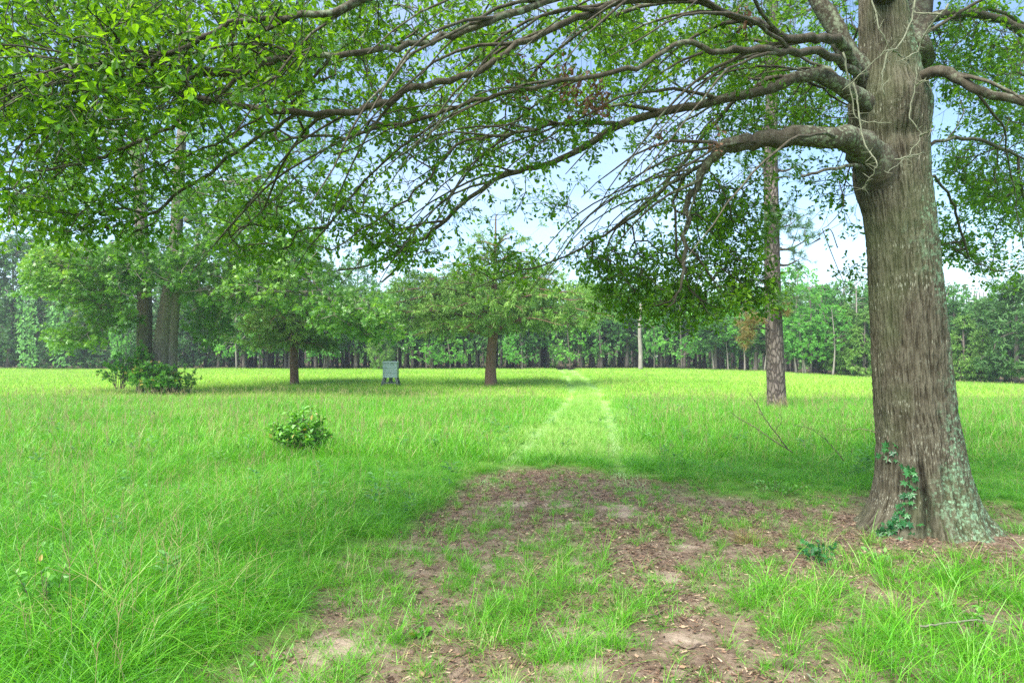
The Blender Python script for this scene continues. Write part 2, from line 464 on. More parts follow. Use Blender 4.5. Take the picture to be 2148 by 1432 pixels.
def plain(name, col, rough=.7, var=.25, scale=20, metal=0.0):
    m, nt, o = new_mat(name); tc_ = N(nt, 'ShaderNodeTexCoord')
    n_ = noise(nt, scale, 5, .6, tc_.outputs['Object'])
    c = ramp(nt, [(.3, [x * (1 - var) for x in col]), (.7, [min(1, x * (1 + var)) for x in col])], n_).outputs[0]
    bs = N(nt, 'ShaderNodeBsdfPrincipled'); nt.links.new(c, bs.inputs['Base Color']); bs.inputs['Roughness'].default_value = rough; bs.inputs['Metallic'].default_value = metal
    nt.links.new(bs.outputs[0], o.inputs[0]); return m

M = {}
M['oak_leaf'] = leaf_mat('oak_leaf', [(0, (.038, .105, .010)), (.4, (.080, .205, .014)), (.75, (.165, .34, .022)), (.96, (.26, .46, .04)), (1, (.32, .24, .05))], .56, .34, (2.0, 1.75, .5), 0)
M['dead_leaf'] = leaf_mat('dead_leaf', [(0, (.10, .05, .035)), (1, (.22, .12, .07))], .25, .7, (1.2, .9, .6), 0)
M['redoak_leaf'] = leaf_mat('redoak_leaf', [(0, (.07, .19, .03)), (.5, (.14, .31, .05)), (.85, (.25, .43, .09)), (1, (.40, .42, .18))], .42, .30, (1.4, 1.4, .5), 0, .6)
M['maple_leaf'] = leaf_mat('maple_leaf', [(0, (.09, .28, .06)), (.5, (.17, .43, .085)), (1, (.28, .58, .12))], .45, .45, (1.4, 1.4, .5))
M['far_leaf'] = leaf_mat('far_leaf', [(0, (.07, .19, .05)), (.5, (.13, .33, .08)), (1, (.23, .48, .11))], .40, .5, (1.4, 1.4, .6), .25)
M['dark_leaf'] = leaf_mat('dark_leaf', [(0, (.045, .12, .04)), (.5, (.080, .20, .06)), (1, (.14, .30, .08))], .35, .5, (1.3, 1.3, .6), .2)
M['cedar_leaf'] = leaf_mat('cedar_leaf', [(0, (.09, .20, .035)), (.5, (.155, .31, .055)), (.93, (.25, .41, .08)), (1, (.20, .20, .07))], .25, .6, (1.3, 1.3, .6), .1)
M['needle'] = leaf_mat('needle', [(0, (.05, .13, .035)), (.5, (.09, .21, .05)), (.9, (.12, .22, .05)), (1, (.26, .18, .05))], .2, .5, (1.2, 1.2, .6), .15)
M['brown_needle'] = leaf_mat('brown_needle', [(0, (.16, .15, .045)), (1, (.30, .22, .07))], .25, .6, (1.2, 1.1, .6), 0)
M['shrub_leaf'] = leaf_mat('shrub_leaf', [(0, (.07, .22, .03)), (.6, (.15, .40, .045)), (.95, (.20, .42, .06)), (1, (.38, .30, .07))], .38, .35, (1.4, 1.4, .5), 0, .6)
M['ivy_leaf'] = leaf_mat('ivy_leaf', [(0, (.018, .10, .03)), (1, (.05, .21, .05))], .3, .35, (1.3, 1.3, .6), 0, .6)
M['grass'] = leaf_mat('grass', [(0, (.035, .15, .008)), (.3, (.085, .33, .012)), (.65, (.14, .45, .02)), (.95, (.22, .54, .04)), (1, (.46, .47, .18))], .38, .33, (1.35, 1.25, .45), .14, .45, (.55, .5))
M['grass_far'] = leaf_mat('grass_far', [(0, (.10, .29, .03)), (.35, (.21, .47, .045)), (.7, (.35, .57, .08)), (1, (.52, .62, .17))], .38, .5, (1.2, 1.15, .5), .16, .3, (.09, .9))
M['grass_short'] = leaf_mat('grass_short', [(0, (.16, .36, .05)), (.5, (.28, .52, .10)), (1, (.48, .62, .24))], .4, .5, (1.2, 1.2, .6), .15, .3, (.5, .3))
M['track_grass'] = leaf_mat('track_grass', [(0, (.24, .48, .14)), (.5, (.36, .58, .22)), (1, (.58, .70, .42))], .4, .5, (1.2, 1.2, .7), .15, .3, (.5, .3))
M['seed'] = leaf_mat('seed', [(0, (.26, .22, .10)), (1, (.48, .42, .20))], .2, .7, (1, 1, 1), .2)
M['litter'] = leaf_mat('litter', [(0, (.035, .022, .016)), (.4, (.12, .072, .046)), (.75, (.29, .185, .115)), (1, (.50, .40, .28))], .1, .8, (1, 1, 1), 0, .2)
M['oak_bark'] = bark_mat('oak_bark', (.012, .010, .006), (.060, .052, .033), (.155, .142, .100), (.20, .33, .20), .95, 2.2, .95, 1.0, False, .5, .45, .75, True)
M['limb_bark'] = bark_mat('limb_bark', (.020, .017, .012), (.070, .060, .042), (.17, .155, .115), (.25, .30, .20), .7, 1.6, .93, .5)
M['grey_bark'] = bark_mat('grey_bark', (.06, .05, .042), (.18, .155, .125), (.34, .30, .25), (.36, .40, .32), .6, .9, .93, .8, False, .6)
M['pine_bark'] = bark_mat('pine_bark', (.04, .032, .028), (.17, .14, .12), (.30, .26, .23), None, 0, 1.0, .95, 1.0, True)
M['cedar_bark'] = bark_mat('cedar_bark', (.05, .032, .022), (.16, .10, .07), (.30, .20, .14), None, 0, 1.3, .95, .8)
M['far_bark'] = bark_mat('far_bark', (.06, .047, .041), (.15, .122, .108), (.26, .22, .20), None, 0, .6, .95, .3)
M['pale_bark'] = bark_mat('pale_bark', (.10, .088, .075), (.24, .215, .185), (.40, .37, .33), None, 0, .5, .9, .3)
M['dead_twig'] = plain('dead_twig', (.16, .17, .11), .9, .35, 30)
M['stick'] = plain('stick', (.15, .11, .08), .9, .4, 30)

# ------------------------------------------------------------------ ground
def gcoords(core0, core1, step, lo, hi, g=1.09):
    a = list(np.arange(core0, core1, step)); s = step
    while a[-1] < hi: s *= g; a.append(a[-1] + s)
    b = []; s = step; x = core0
    while x > lo: s *= g; x -= s; b.append(x)
    return np.array(b[::-1] + a)
gx = gcoords(-3.2, 6.2, .045, -170, 170); gy = gcoords(1.4, 10.5, .045, -40, 190)
GX, GY = np.meshgrid(gx, gy)
GZ = height(GX, GY)
nx, ny = len(gx), len(gy)
mb = MB()
ii = (np.arange(ny - 1)[:, None] * nx + np.arange(nx - 1)[None]).ravel()
mb.add(np.stack([GX, GY, GZ], -1).reshape(-1, 3), np.stack([ii, ii + 1, ii + nx + 1, ii + nx], -1), None, 0, True)
m, nt, o = new_mat('ground')
ge = N(nt, 'ShaderNodeNewGeometry'); pos = ge.outputs['Position']
ab = N(nt, 'ShaderNodeAttribute', attribute_name='bare'); asd = N(nt, 'ShaderNodeAttribute', attribute_name='sand')
soil = ramp(nt, [(.30, (.065, .046, .033)), (.5, (.16, .118, .085)), (.68, (.31, .24, .18))], noise(nt, 9, 8, .7, pos)).outputs[0]
fine = noise(nt, 130, 3, .7, pos)
soil = mixc(nt, math_(nt, 'MULTIPLY', ramp(nt, [(.52, (0, 0, 0)), (.66, (1, 1, 1))], fine).outputs[0], .55), soil, (.30, .20, .135))
sandc = ramp(nt, [(.35, (.26, .20, .15)), (.65, (.42, .34, .26))], noise(nt, 30, 6, .7, pos)).outputs[0]
sm = math_(nt, 'ADD', asd.outputs['Fac'], math_(nt, 'MULTIPLY', math_(nt, 'SUBTRACT', noise(nt, 7, 7, .75, pos), .5), 2.4))
sm = ramp(nt, [(.40, (0, 0, 0)), (.85, (.85, .85, .85))], sm).outputs[0]
sm = math_(nt, 'MULTIPLY', sm, ramp(nt, [(0, (0, 0, 0)), (.15, (1, 1, 1))], asd.outputs['Fac']).outputs[0])
dirt = mixc(nt, sm, soil, sandc)
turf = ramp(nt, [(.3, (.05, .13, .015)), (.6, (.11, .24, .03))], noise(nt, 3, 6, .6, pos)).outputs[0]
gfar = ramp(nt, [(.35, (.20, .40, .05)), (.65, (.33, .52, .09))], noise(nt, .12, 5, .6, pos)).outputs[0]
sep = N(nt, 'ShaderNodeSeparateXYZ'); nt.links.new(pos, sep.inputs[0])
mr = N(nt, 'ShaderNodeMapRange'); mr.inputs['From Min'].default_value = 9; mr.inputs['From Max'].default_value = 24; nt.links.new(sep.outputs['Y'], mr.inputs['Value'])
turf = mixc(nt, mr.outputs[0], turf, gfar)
wd = N(nt, 'ShaderNodeAttribute', attribute_name='wood')
turf = mixc(nt, wd.outputs['Fac'], turf, (.13, .10, .06))
bm = math_(nt, 'ADD', ab.outputs['Fac'], math_(nt, 'MULTIPLY', math_(nt, 'SUBTRACT', noise(nt, 7, 5, .65, pos), .5), .6), True)
col = mixc(nt, bm, turf, dirt)
bs = N(nt, 'ShaderNodeBsdfPrincipled'); nt.links.new(col, bs.inputs['Base Color']); bs.inputs['Roughness'].default_value = .95; bs.inputs['Specular IOR Level'].default_value = .15
bu = N(nt, 'ShaderNodeBump'); bu.inputs['Strength'].default_value = .7; bu.inputs['Distance'].default_value = .02
nt.links.new(noise(nt, 60, 6, .75, pos), bu.inputs['Height']); nt.links.new(bu.outputs[0], bs.inputs['Normal']); nt.links.new(bs.outputs[0], o.inputs[0])
M['ground'] = m
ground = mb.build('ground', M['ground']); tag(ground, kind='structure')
def pattr(ob, name, vals):
    at = ob.data.attributes.new(name, 'FLOAT', 'POINT'); at.data.foreach_set('value', np.asarray(vals, np.float32).ravel())
pattr(ground, 'bare', bare(GX, GY))
SAND = [(1240, 1322, .20), (1440, 1325, .10), (735, 1338, .20), (600, 1418, .22), (1200, 1168, .10), (1385, 1197, .13), (1300, 1060, .16), (1180, 1055, .16),
        (855, 1135, .12), (1215, 1385, .13), (1190, 1095, .14), (1310, 1075, .15), (1430, 1135, .10), (1020, 1180, .12), (1080, 1050, .15), (690, 1350, .16), (1050, 1420, .12), (1250, 1290, .12)]
sand = np.zeros_like(GX)
for px, py, r in SAND:
    Y = EYE * FPX / (py - HOR); X = (px - 1074) / FPX * Y
    sand = np.maximum(sand, np.exp(-(((GX - X) / (r * 1.5)) ** 2 + ((GY - Y) / r) ** 2)))
pattr(ground, 'sand', sand)
PXG = 1074 + GX / np.maximum(GY, 1) * FPX
pattr(ground, 'wood', sstep(0, 3, GY - edge_y(np.clip(PXG, 0, 2148))) * 1.0)

# ------------------------------------------------------------------ scattering
def scatter(name, pts, rz, scl, idx, variants, label=None):
    pts = np.asarray(pts, np.float32)
    me = bpy.data.meshes.new(name); me.vertices.add(len(pts)); me.vertices.foreach_set('co', pts.ravel())
    for an, ty, va in (('rz', 'FLOAT', rz), ('scl', 'FLOAT', scl), ('idx', 'INT', idx)):
        at = me.attributes.new(an, ty, 'POINT'); at.data.foreach_set('value', np.asarray(va, np.float32 if ty == 'FLOAT' else np.int32))
    ob = bpy.data.objects.new(name, me); sc.collection.objects.link(ob)
    col = bpy.data.collections.new(name + '_kinds')
    for k, v in enumerate(variants): v.name = '%s_kind_%02d' % (name, k); col.objects.link(v)
    ng = bpy.data.node_groups.new(name, 'GeometryNodeTree')
    ng.interface.new_socket('Geometry', in_out='INPUT', socket_type='NodeSocketGeometry')
    ng.interface.new_socket('Geometry', in_out='OUTPUT', socket_type='NodeSocketGeometry')
    gi = ng.nodes.new('NodeGroupInput'); go = ng.nodes.new('NodeGroupOutput')
    ci = ng.nodes.new('GeometryNodeCollectionInfo'); ci.inputs['Collection'].default_value = col; ci.inputs['Separate Children'].default_value = True; ci.inputs['Reset Children'].default_value = True
    ip = ng.nodes.new('GeometryNodeInstanceOnPoints'); ip.inputs['Pick Instance'].default_value = True
    def na(nm, ty):
        a = ng.nodes.new('GeometryNodeInputNamedAttribute'); a.data_type = ty; a.inputs['Name'].default_value = nm; return a
    a_r, a_s, a_i = na('rz', 'FLOAT'), na('scl', 'FLOAT'), na('idx', 'INT')
    cx = ng.nodes.new('ShaderNodeCombineXYZ'); ng.links.new(a_r.outputs['Attribute'], cx.inputs['Z'])
    ng.links.new(gi.outputs[0], ip.inputs['Points']); ng.links.new(ci.outputs[0], ip.inputs['Instance'])
    ng.links.new(a_i.outputs['Attribute'], ip.inputs['Instance Index']); ng.links.new(cx.outputs[0], ip.inputs['Rotation']); ng.links.new(a_s.outputs['Attribute'], ip.inputs['Scale'])
    ng.links.new(ip.outputs[0], go.inputs[0])
    md = ob.modifiers.new('scatter', 'NODES'); md.node_group = ng
    tag(ob, label, None, None, 'stuff')
    return ob

def blades(mb, rng, n, rad, L, w, lean, segs=4, mat=0, lsd=.3, vlo=0, vhi=1, droop=.5):
    r = rad * np.sqrt(rng.random(n)); a = rng.random(n) * 2 * math.pi
    b = np.stack([r * np.cos(a), r * np.sin(a), np.full(n, -.02)], -1)
    L = L * (1 + lsd * rng.normal(size=n)).clip(.35, 1.8)
    h = rng.random(n) * 2 * math.pi; hd = np.stack([np.cos(h), np.sin(h), np.zeros(n)], -1)
    ln = lean * (.3 + rng.random(n) * 1.2); dr = droop * (.3 + rng.random(n))
    t = np.linspace(0, 1, segs + 1)[None, :]
    hor = L[:, None] * (ln[:, None] * t * .55 + ln[:, None] * t ** 2.2 * .65)
    ver = L[:, None] * (t - dr[:, None] * (ln[:, None] + .25) * t ** 2.6 * .75)
    c = b[:, None] + hd[:, None] * hor[..., None]; c[..., 2] += ver
    tw = h + rng.normal(size=n) * .9 + math.pi / 2
    sd_ = np.stack([np.cos(tw), np.sin(tw), np.zeros(n)], -1)
    ww = w * (.6 + .8 * rng.random(n))[:, None] * np.minimum(1, (.75 + t * .8)) * (1 - t ** 2.2)
    l = c + sd_[:, None] * ww[..., None] / 2; rr = c - sd_[:, None] * ww[..., None] / 2
    v = np.concatenate([l[:, :-1], rr[:, :-1], c[:, -1:]], 1); k = 2 * segs + 1
    off = (np.arange(n) * k)[:, None]; q = []
    for s_ in range(segs - 1): q.append(np.array([s_, s_ + 1, segs + s_ + 1, segs + s_])[None] + off)
    tri = np.array([segs - 1, 2 * segs, 2 * segs - 1])[None] + off
    va = vlo + (vhi - vlo) * rng.random(n)
    mb.add(v.reshape(-1, 3), [np.concatenate(q), tri] if q else [tri], [np.tile(va, segs - 1), va] if q else [va], mat, False)

def stalks(mb, rng, n, rad, L, mat, w=.0022, dark=1):
    r = rad * np.sqrt(rng.random(n)); a = rng.random(n) * 2 * math.pi
    b = np.stack([r * np.cos(a), r * np.sin(a), np.zeros(n)], -1)
    L = L * (.75 + .5 * rng.random(n)); d = nrm(np.stack([rng.normal(size=n) * .16, rng.normal(size=n) * .16, np.ones(n)], -1))
    e = b + d * L[:, None]; mid = (b + e) / 2 + rng.normal(size=(n, 3)) * .01
    cones(mb, b, e, w / 2, w / 3, .55, mat, mid)
    for s_ in range(5):
        t = .78 + .05 * s_; bb = b + d * (L * t)[:, None]
        ee = bb + nrm(d + rng.normal(size=(n, 3)) * .5) * (.05 + .04 * rng.random(n))[:, None]
        cones(mb, bb, ee, w * .45, w * .35, rng.random(), mat)

rg = np.random.default_rng(11)
GM = [M['grass'], M['seed']]
def clump(fn, mats):
    m_ = MB(); fn(m_); return m_.build('k', mats, link=False)
lush = [clump(lambda q: (blades(q, rg, 66, .11, .25, .0034, 1.2, 5, 0, .28, 0, 1, .85), blades(q, rg, 24, .12, .2, .004, .6, 3, 0, .3, 0, .6)), GM) for k in range(6)]
lush += [clump(lambda q: (blades(q, rg, 56, .10, .24, .0034, 1.15, 5, 0, .28, 0, 1, .85), stalks(q, rg, 1, .08, .36, 1)), GM) for k in range(2)]
mid_ = [clump(lambda q: (blades(q, rg, 50, .18, .23, .006, .7, 3, 0, .35), stalks(q, rg, s_, .15, .38, 1, .003)), GM) for s_ in (0, 0, 1, 1, 1)]
FM = [M['grass_far'], M['seed']]
far_ = [clump(lambda q: (blades(q, rg, 70, .38, .20, .013, .6, 2, 0, .35), stalks(q, rg, s_, .3, .32, 1, .005)), FM) for s_ in (0, 0, 0, 1)]
farg = [clump(lambda q: (blades(q, rg, 60, .36, .26, .014, .5, 2, 0, .35)), GM) for s_ in (0, 1)]
short = [clump(lambda q: blades(q, rg, 70, .16, .06, .005, .7, 2, 0, .4), [M['track_grass']]) for k in range(2)] + [clump(lambda q: blades(q, rg, 60, .16, .13, .0045, .7, 3, 0, .4), [M['grass_short']]) for k in range(2)]
tuft = [clump(lambda q: (blades(q, rg, nb, rr_, ll_, .0034, .95, 4, 0, .38, 0, 1, .7)), GM) for nb, rr_, ll_ in ((22, .04, .15), (34, .06, .17), (46, .08, .12), (56, .10, .09), (44, .07, .22), (16, .04, .11))]

def field(y0, y1, dens, margin=1.2, slope=.84, xlim=(-1e9, 1e9)):
    """random points on the ground the photo looks at, between the distances y0 and y1"""
    xm = slope * y1 + margin; n = int(2 * xm * (y1 - y0) * dens)
    x = (rg.random(n) * 2 - 1) * xm; y = y0 + rg.random(n) * (y1 - y0)
    k = (np.abs(x) < slope * y + margin) & (x > xlim[0]) & (x < xlim[1]); return x[k], y[k]
def trackmask(x, y):
    c = track_x(y); w = track_w(y); o_ = x - c
    wv = .12 * (fbm(x, y, .8, 2) - .5); sg = .18 + .006 * np.clip(y - 10, 0, 50); wheel = np.maximum(np.exp(-((o_ + wv - w) / sg) ** 2), np.exp(-((o_ + wv + w) / sg) ** 2))
    mid = .55 * np.exp(-(o_ / (w * 1.7)) ** 4) * (.6 + .8 * fbm(x, y, .5, 2))
    return wheel * sstep(6.3, 8.6, y), mid * sstep(8, 10, y)
def put(name, x, y, scl, nvar, variants, label, lo=0):
    z = height(x, y); n = len(x)
    return scatter(name, np.stack([x, y, z], -1), rg.random(n) * 6.283, scl, rg.integers(lo, nvar, n), variants, label)

# near tall grass
x, y = field(1.2, 9.5, 72)
b = bare(x, y); tm, tb = trackmask(x, y)
dtr = np.hypot(x - 3.75, y - 5.9)
k = (rg.random(len(x)) > b * 1.6) & (rg.random(len(x)) > np.maximum(tb * 1.3, tm)) & (dtr > .62)
x, y, b = x[k], y[k], b[k]
s = (.45 + .95 * fbm(x, y, .9, 3)) * (.85 + .3 * rg.random(len(x))) * (1 - .45 * b) * np.where(x > 1.5, .78, 1.0)
dl = np.clip((-1.15 - x) / .8, 0, 1); s = s * np.where(x < 0, .80 + .40 * dl * (1 - .5 * sstep(6, 9, y)), 1)
put('tall_grass', x, y, s, 8, lush, 'lush bright green knee high grass in the foreground')
# sparse tufts on the worn ground
x, y = field(1.2, 11, 230, xlim=(-2.4, 7.5))
b = bare(x, y); op = openness(x, y)
cl = sstep(.42, .60, fbm(x - 3, y + 8, 2.3, 3))
k = (b > .12) & (rg.random(len(x)) < np.maximum(np.maximum((1 - op) * (.34 + .66 * cl), .6 * np.exp(-((x - track_x(y)) / .38) ** 2) * sstep(3.5, 5, y)), sstep(6.2, 8.2, y) * (.5 + .45 * cl) * (1 - .6 * trackmask(x, y)[0]))) & (np.hypot(x - 3.75, y - 5.9) > .75) & (rg.random(len(x)) < np.where((x > 1.9) & (y < 4.9), .8, .62) * (1 - .22 * sstep(5, 7.5, y)))
x, y = x[k], y[k]
s = (.42 + .62 * rg.random(len(x))) * np.where((x > 1.7) & (y < 5), 1.25, 1.0) * (1 - .42 * sstep(4.8, 7.5, y))
put('sparse_grass', x, y, s, 6, tuft, 'scattered tufts of short green grass on the bare soil')
# middle distance
x, y = field(9.2, 21, 34)
tm, tb = trackmask(x, y); k = (rg.random(len(x)) > np.maximum(tm, tb) * 1.25) & (rg.random(len(x)) > bare(x, y))
x, y = x[k], y[k]
tm, tb = trackmask(x, y); s = (.75 + .45 * fbm(x, y, .35, 3)) * (.8 + .4 * rg.random(len(x))) * (1 - .75 * tb)
put('meadow_grass', x, y, s, 5, mid_, 'tall seeding meadow grass in the middle distance')
# far
x, y = field(20.5, 64, 8.5, 2)
pxx = 1074 + x / y * FPX
tm, tb = trackmask(x, y); k = (rg.random(len(x)) > np.maximum(tm, tb) * 1.3) & (y < edge_y(np.clip(pxx, 0, 2148)) + 1.5)
x, y = x[k], y[k]; n = len(x); tm, tb = trackmask(x, y)
gr = fbm(x, y, .12, 3); s = (.7 + .6 * fbm(x, y, .3, 2)) * (.8 + .4 * rg.random(n)) * (1 - .7 * tb)
put('meadow_grass', x, y, s, 4, far_, 'pale yellow green seeding grass across the far meadow')
# wheel tracks and their middle strip
x, y = field(6.2, 62, 30, 1)
c = track_x(y); w = track_w(y); k = (np.abs(x - c) < w + .6) & ((y > 9.6) | (trackmask(x, y)[0] > .4) & (rg.random(len(x)) < .5)) & (rg.random(len(x)) < np.where(y > 24, .6, 1)); x, y = x[k], y[k]
wheel, midm = trackmask(x, y)
z = height(x, y); n = len(x)
scatter('track_grass', np.stack([x, y, z], -1), rg.random(n) * 6.283, .75 + .5 * rg.random(n), rg.integers(0, 2, n) + 2 * (wheel < .35), short, 'short pale grass worn down along the two wheel tracks')

# dead leaves and bark chips on the worn ground
mb = MB(); n = 210000
x = -1.9 + rg.random(n) * 8.4; y = 1.6 + rg.random(n) * 9.0
k = (rg.random(n) < bare(x, y) * (.35 + .65 * sstep(.35, .6, fbm(x, y, 1.7, 3)))) & (np.abs(x) < .84 * y + .6)
sd0 = np.zeros(n)
for px, py, r in SAND:
    Y = EYE * FPX / (py - HOR); X = (px - 1074) / FPX * Y
    sd0 = np.maximum(sd0, np.exp(-(((x - X) / (r * 1.4)) ** 2 + ((y - Y) / r) ** 2)))
k &= rg.random(n) > sd0 * .75
x, y = x[k], y[k]; n = len(x)
B = np.stack([x, y, height(x, y) + .004 + .006 * rg.random(n)], -1)
a = rg.random(n) * 6.283; D = np.stack([np.cos(a), np.sin(a), rg.normal(size=n) * .18], -1)
Nn = nrm(np.stack([rg.normal(size=n) * .3, rg.normal(size=n) * .3, np.ones(n)], -1))
CHIP = (np.array([[-.10, 0, 0], [.12, .05, .05], [.09, .9, .0], [-.05, 1, .07]]), [[0, 1, 2, 3]])
kb = rg.random(n) < .08
leaves(mb, B[kb], D[kb], Nn[kb], .018 + .030 * rg.random(kb.sum()) ** 1.5, LITT, rg.random(kb.sum()) ** 1.4 * .9)
kb = ~kb
leaves(mb, B[kb], D[kb], Nn[kb], .009 + .034 * rg.random(kb.sum()) ** 1.8, CHIP, rg.random(kb.sum()) ** 1.2)
k = rg.random(n) < .12; A = B[k]; E = A + D[k] * (.03 + .10 * rg.random(k.sum()))[:, None] + [0, 0, .003]
cones(mb, A, E, .0010, .0007, .6)
lit = mb.build('leaf_litter', M['litter']); tag(lit, 'brown dead leaves and bark chips on the bare soil', kind='stuff')

# small duller broad leaved herbs mixed into the grass
def herb(q):
    n_ = 26; a_ = rg.random(n_) * 6.283; h_ = .05 + .20 * rg.random(n_); B_ = np.stack([.03 * np.cos(a_), .03 * np.sin(a_), h_], -1)
    leaves(q, B_, np.stack([np.cos(a_), np.sin(a_), .2 + .3 * rg.random(n_)], -1), nrm(np.stack([rg.normal(size=n_) * .2, rg.normal(size=n_) * .2, np.ones(n_)], -1)), .035 + .04 * rg.random(n_), OVAL, rg.random(n_) * .6)
herbs = [clump(herb, [M['far_leaf']]) for k in range(3)]
x, y = field(2.5, 16, 1.6); k = (bare(x, y) < .5) & (fbm(x, y, .5, 2) > .47); x, y = x[k], y[k]
put('meadow_herbs', x, y, .7 + .6 * rg.random(len(x)), 3, herbs, 'small dull green broad leaved herbs mixed into the grass')

# ------------------------------------------------------------------ the big oak on the right
def tree_root(name, loc, label, cat='tree', group=None):
    e = empty(name, loc); tag(e, label, cat, group); return e
OX, OY = 3.83, 6.0
rt = np.random.default_rng(21)
oak = tree_root('oak_tree', (OX, OY, float(height(OX, OY))), 'massive foreground oak with lichen spotted trunk and long spreading limbs over the path')
def oak_axis(z):   # centre and radius of the trunk
    x = np.interp(z, [0, .3, .8, 1.1, 2.6, 3.5, 4.2, 4.9, 6, 8], [3.80, 3.80, 3.76, 3.72, 3.63, 3.55, 3.52, 3.47, 3.42, 3.38])
    r = np.interp(z, [0, .2, .5, .9, 1.5, 2.6, 3.3, 3.7, 4.0, 4.35, 4.9, 6, 8], [.42, .395, .36, .335, .318, .296, .288, .30, .285, .235, .20, .18, .14])
    return x * 1.014, r
nr, ns = 580, 320
zz = np.concatenate([np.linspace(-.12, 4.9, 540), np.linspace(4.95, 8, 40)]); th = np.arange(ns) * 2 * math.pi / ns
Z, T = np.meshgrid(zz, th, indexing='ij')
cx_, r0 = oak_axis(Z)
zc = np.clip(Z, 0, None)
lob = np.zeros_like(T)
for ang, amp, wd_ in ((-3.0, 1.0, .40), (-2.42, .6, .24), (-1.72, .6, .22), (-1.15, .75, .30), (-.35, 1.0, .38), (.6, .7, .4), (1.6, .8, .4), (2.6, .6, .3)):
    dd = (T - ang + math.pi) % (2 * math.pi) - math.pi
    lob += amp * np.exp(-(dd / wd_) ** 2)
r = r0 + .30 * lob * np.exp(-zc / .15) * .60 + .035 * lob * np.exp(-zc / .75) + .02 * np.exp(-zc / .4)
tu = np.where(T < math.pi, T, 2 * math.pi - T) * 3.0 + (T > math.pi) * 0
tu = T * 3.0
wq = .9 * fbm(tu * .8, Z * 1.1, 1.3, 3)
rid = 1 - np.abs(2 * fbm(tu * 3.2 + wq, Z * 1.6, 2.6, 4) - 1)
rid = rid * .5 + .5 * (1 - np.abs(2 * fbm(tu * 6.5 + wq * 2, Z * 3.1, 1.9, 3) - 1))
rid = np.clip(rid * (.72 + .56 * fbm(tu * 4.2 + wq, Z * 5.5, 2.0, 3)), 0, 1)
amp = .036 * (1 + .5 * np.exp(-zc / .6)); seam = np.exp(-((T - math.pi) / .25) ** 2) + np.exp(-((T) / .25) ** 2) * 0
r = r + amp * (rid - .72) + .02 * (fbm(tu, Z, 1.0, 3) - .5)
# the cleft in the root facing the camera and its small hollows
for ang, z0, wz, wt, dp in ((-2.08, .38, .34, .055, .12), (-2.02, .12, .20, .09, .10), (-1.62, .45, .12, .07, .06), (-1.45, .30, .26, .035, .06)):
    dd = (T - ang + .12 * (Z - z0) + math.pi) % (2 * math.pi) - math.pi
    r = r - dp * np.exp(-(dd / wt) ** 2 - ((Z - z0) / wz) ** 2)
# the swollen crotch and the overhanging fold of bark
dd = (T + 1.75 + math.pi) % (2 * math.pi) - math.pi
r = r + .10 * np.exp(-(dd / .5) ** 2 - ((Z - 3.98) / .22) ** 2) - .05 * np.exp(-(dd / .45) ** 2 - ((Z - 3.62) / .08) ** 2)
for ang, z0, aa in ((3.0, 3.25, .08), (2.9, 3.9, .06), (-.1, 4.0, .08), (0.1, 4.45, .06), (2.7, 4.2, .05)):
    d2 = (T - ang + math.pi) % (2 * math.pi) - math.pi
    r = r + aa * np.exp(-(d2 / .55) ** 2 - ((Z - z0) / .24) ** 2)
V = np.stack([cx_ + r * np.cos(T), OY + r * np.sin(T) * .95, Z + float(height(OX, OY))], -1).reshape(-1, 3)
i = np.arange(len(zz) - 1)[:, None] * ns; j = np.arange(ns)[None]; j2 = (j + 1) % ns
mb = MB(); mb.add(V, np.stack([i + j, i + j2, i + ns + j2, i + ns + j], -1).reshape(-1, 4), None, 0, True)
OB = (OX, OY, float(height(OX, OY)))
tk = mb.build('trunk', M['oak_bark'], oak, OB)
at = tk.data.attributes.new('ridge', 'FLOAT', 'POINT'); at.data.foreach_set('value', np.clip((rid - .35) / .6, 0, 1).astype(np.float32).ravel())

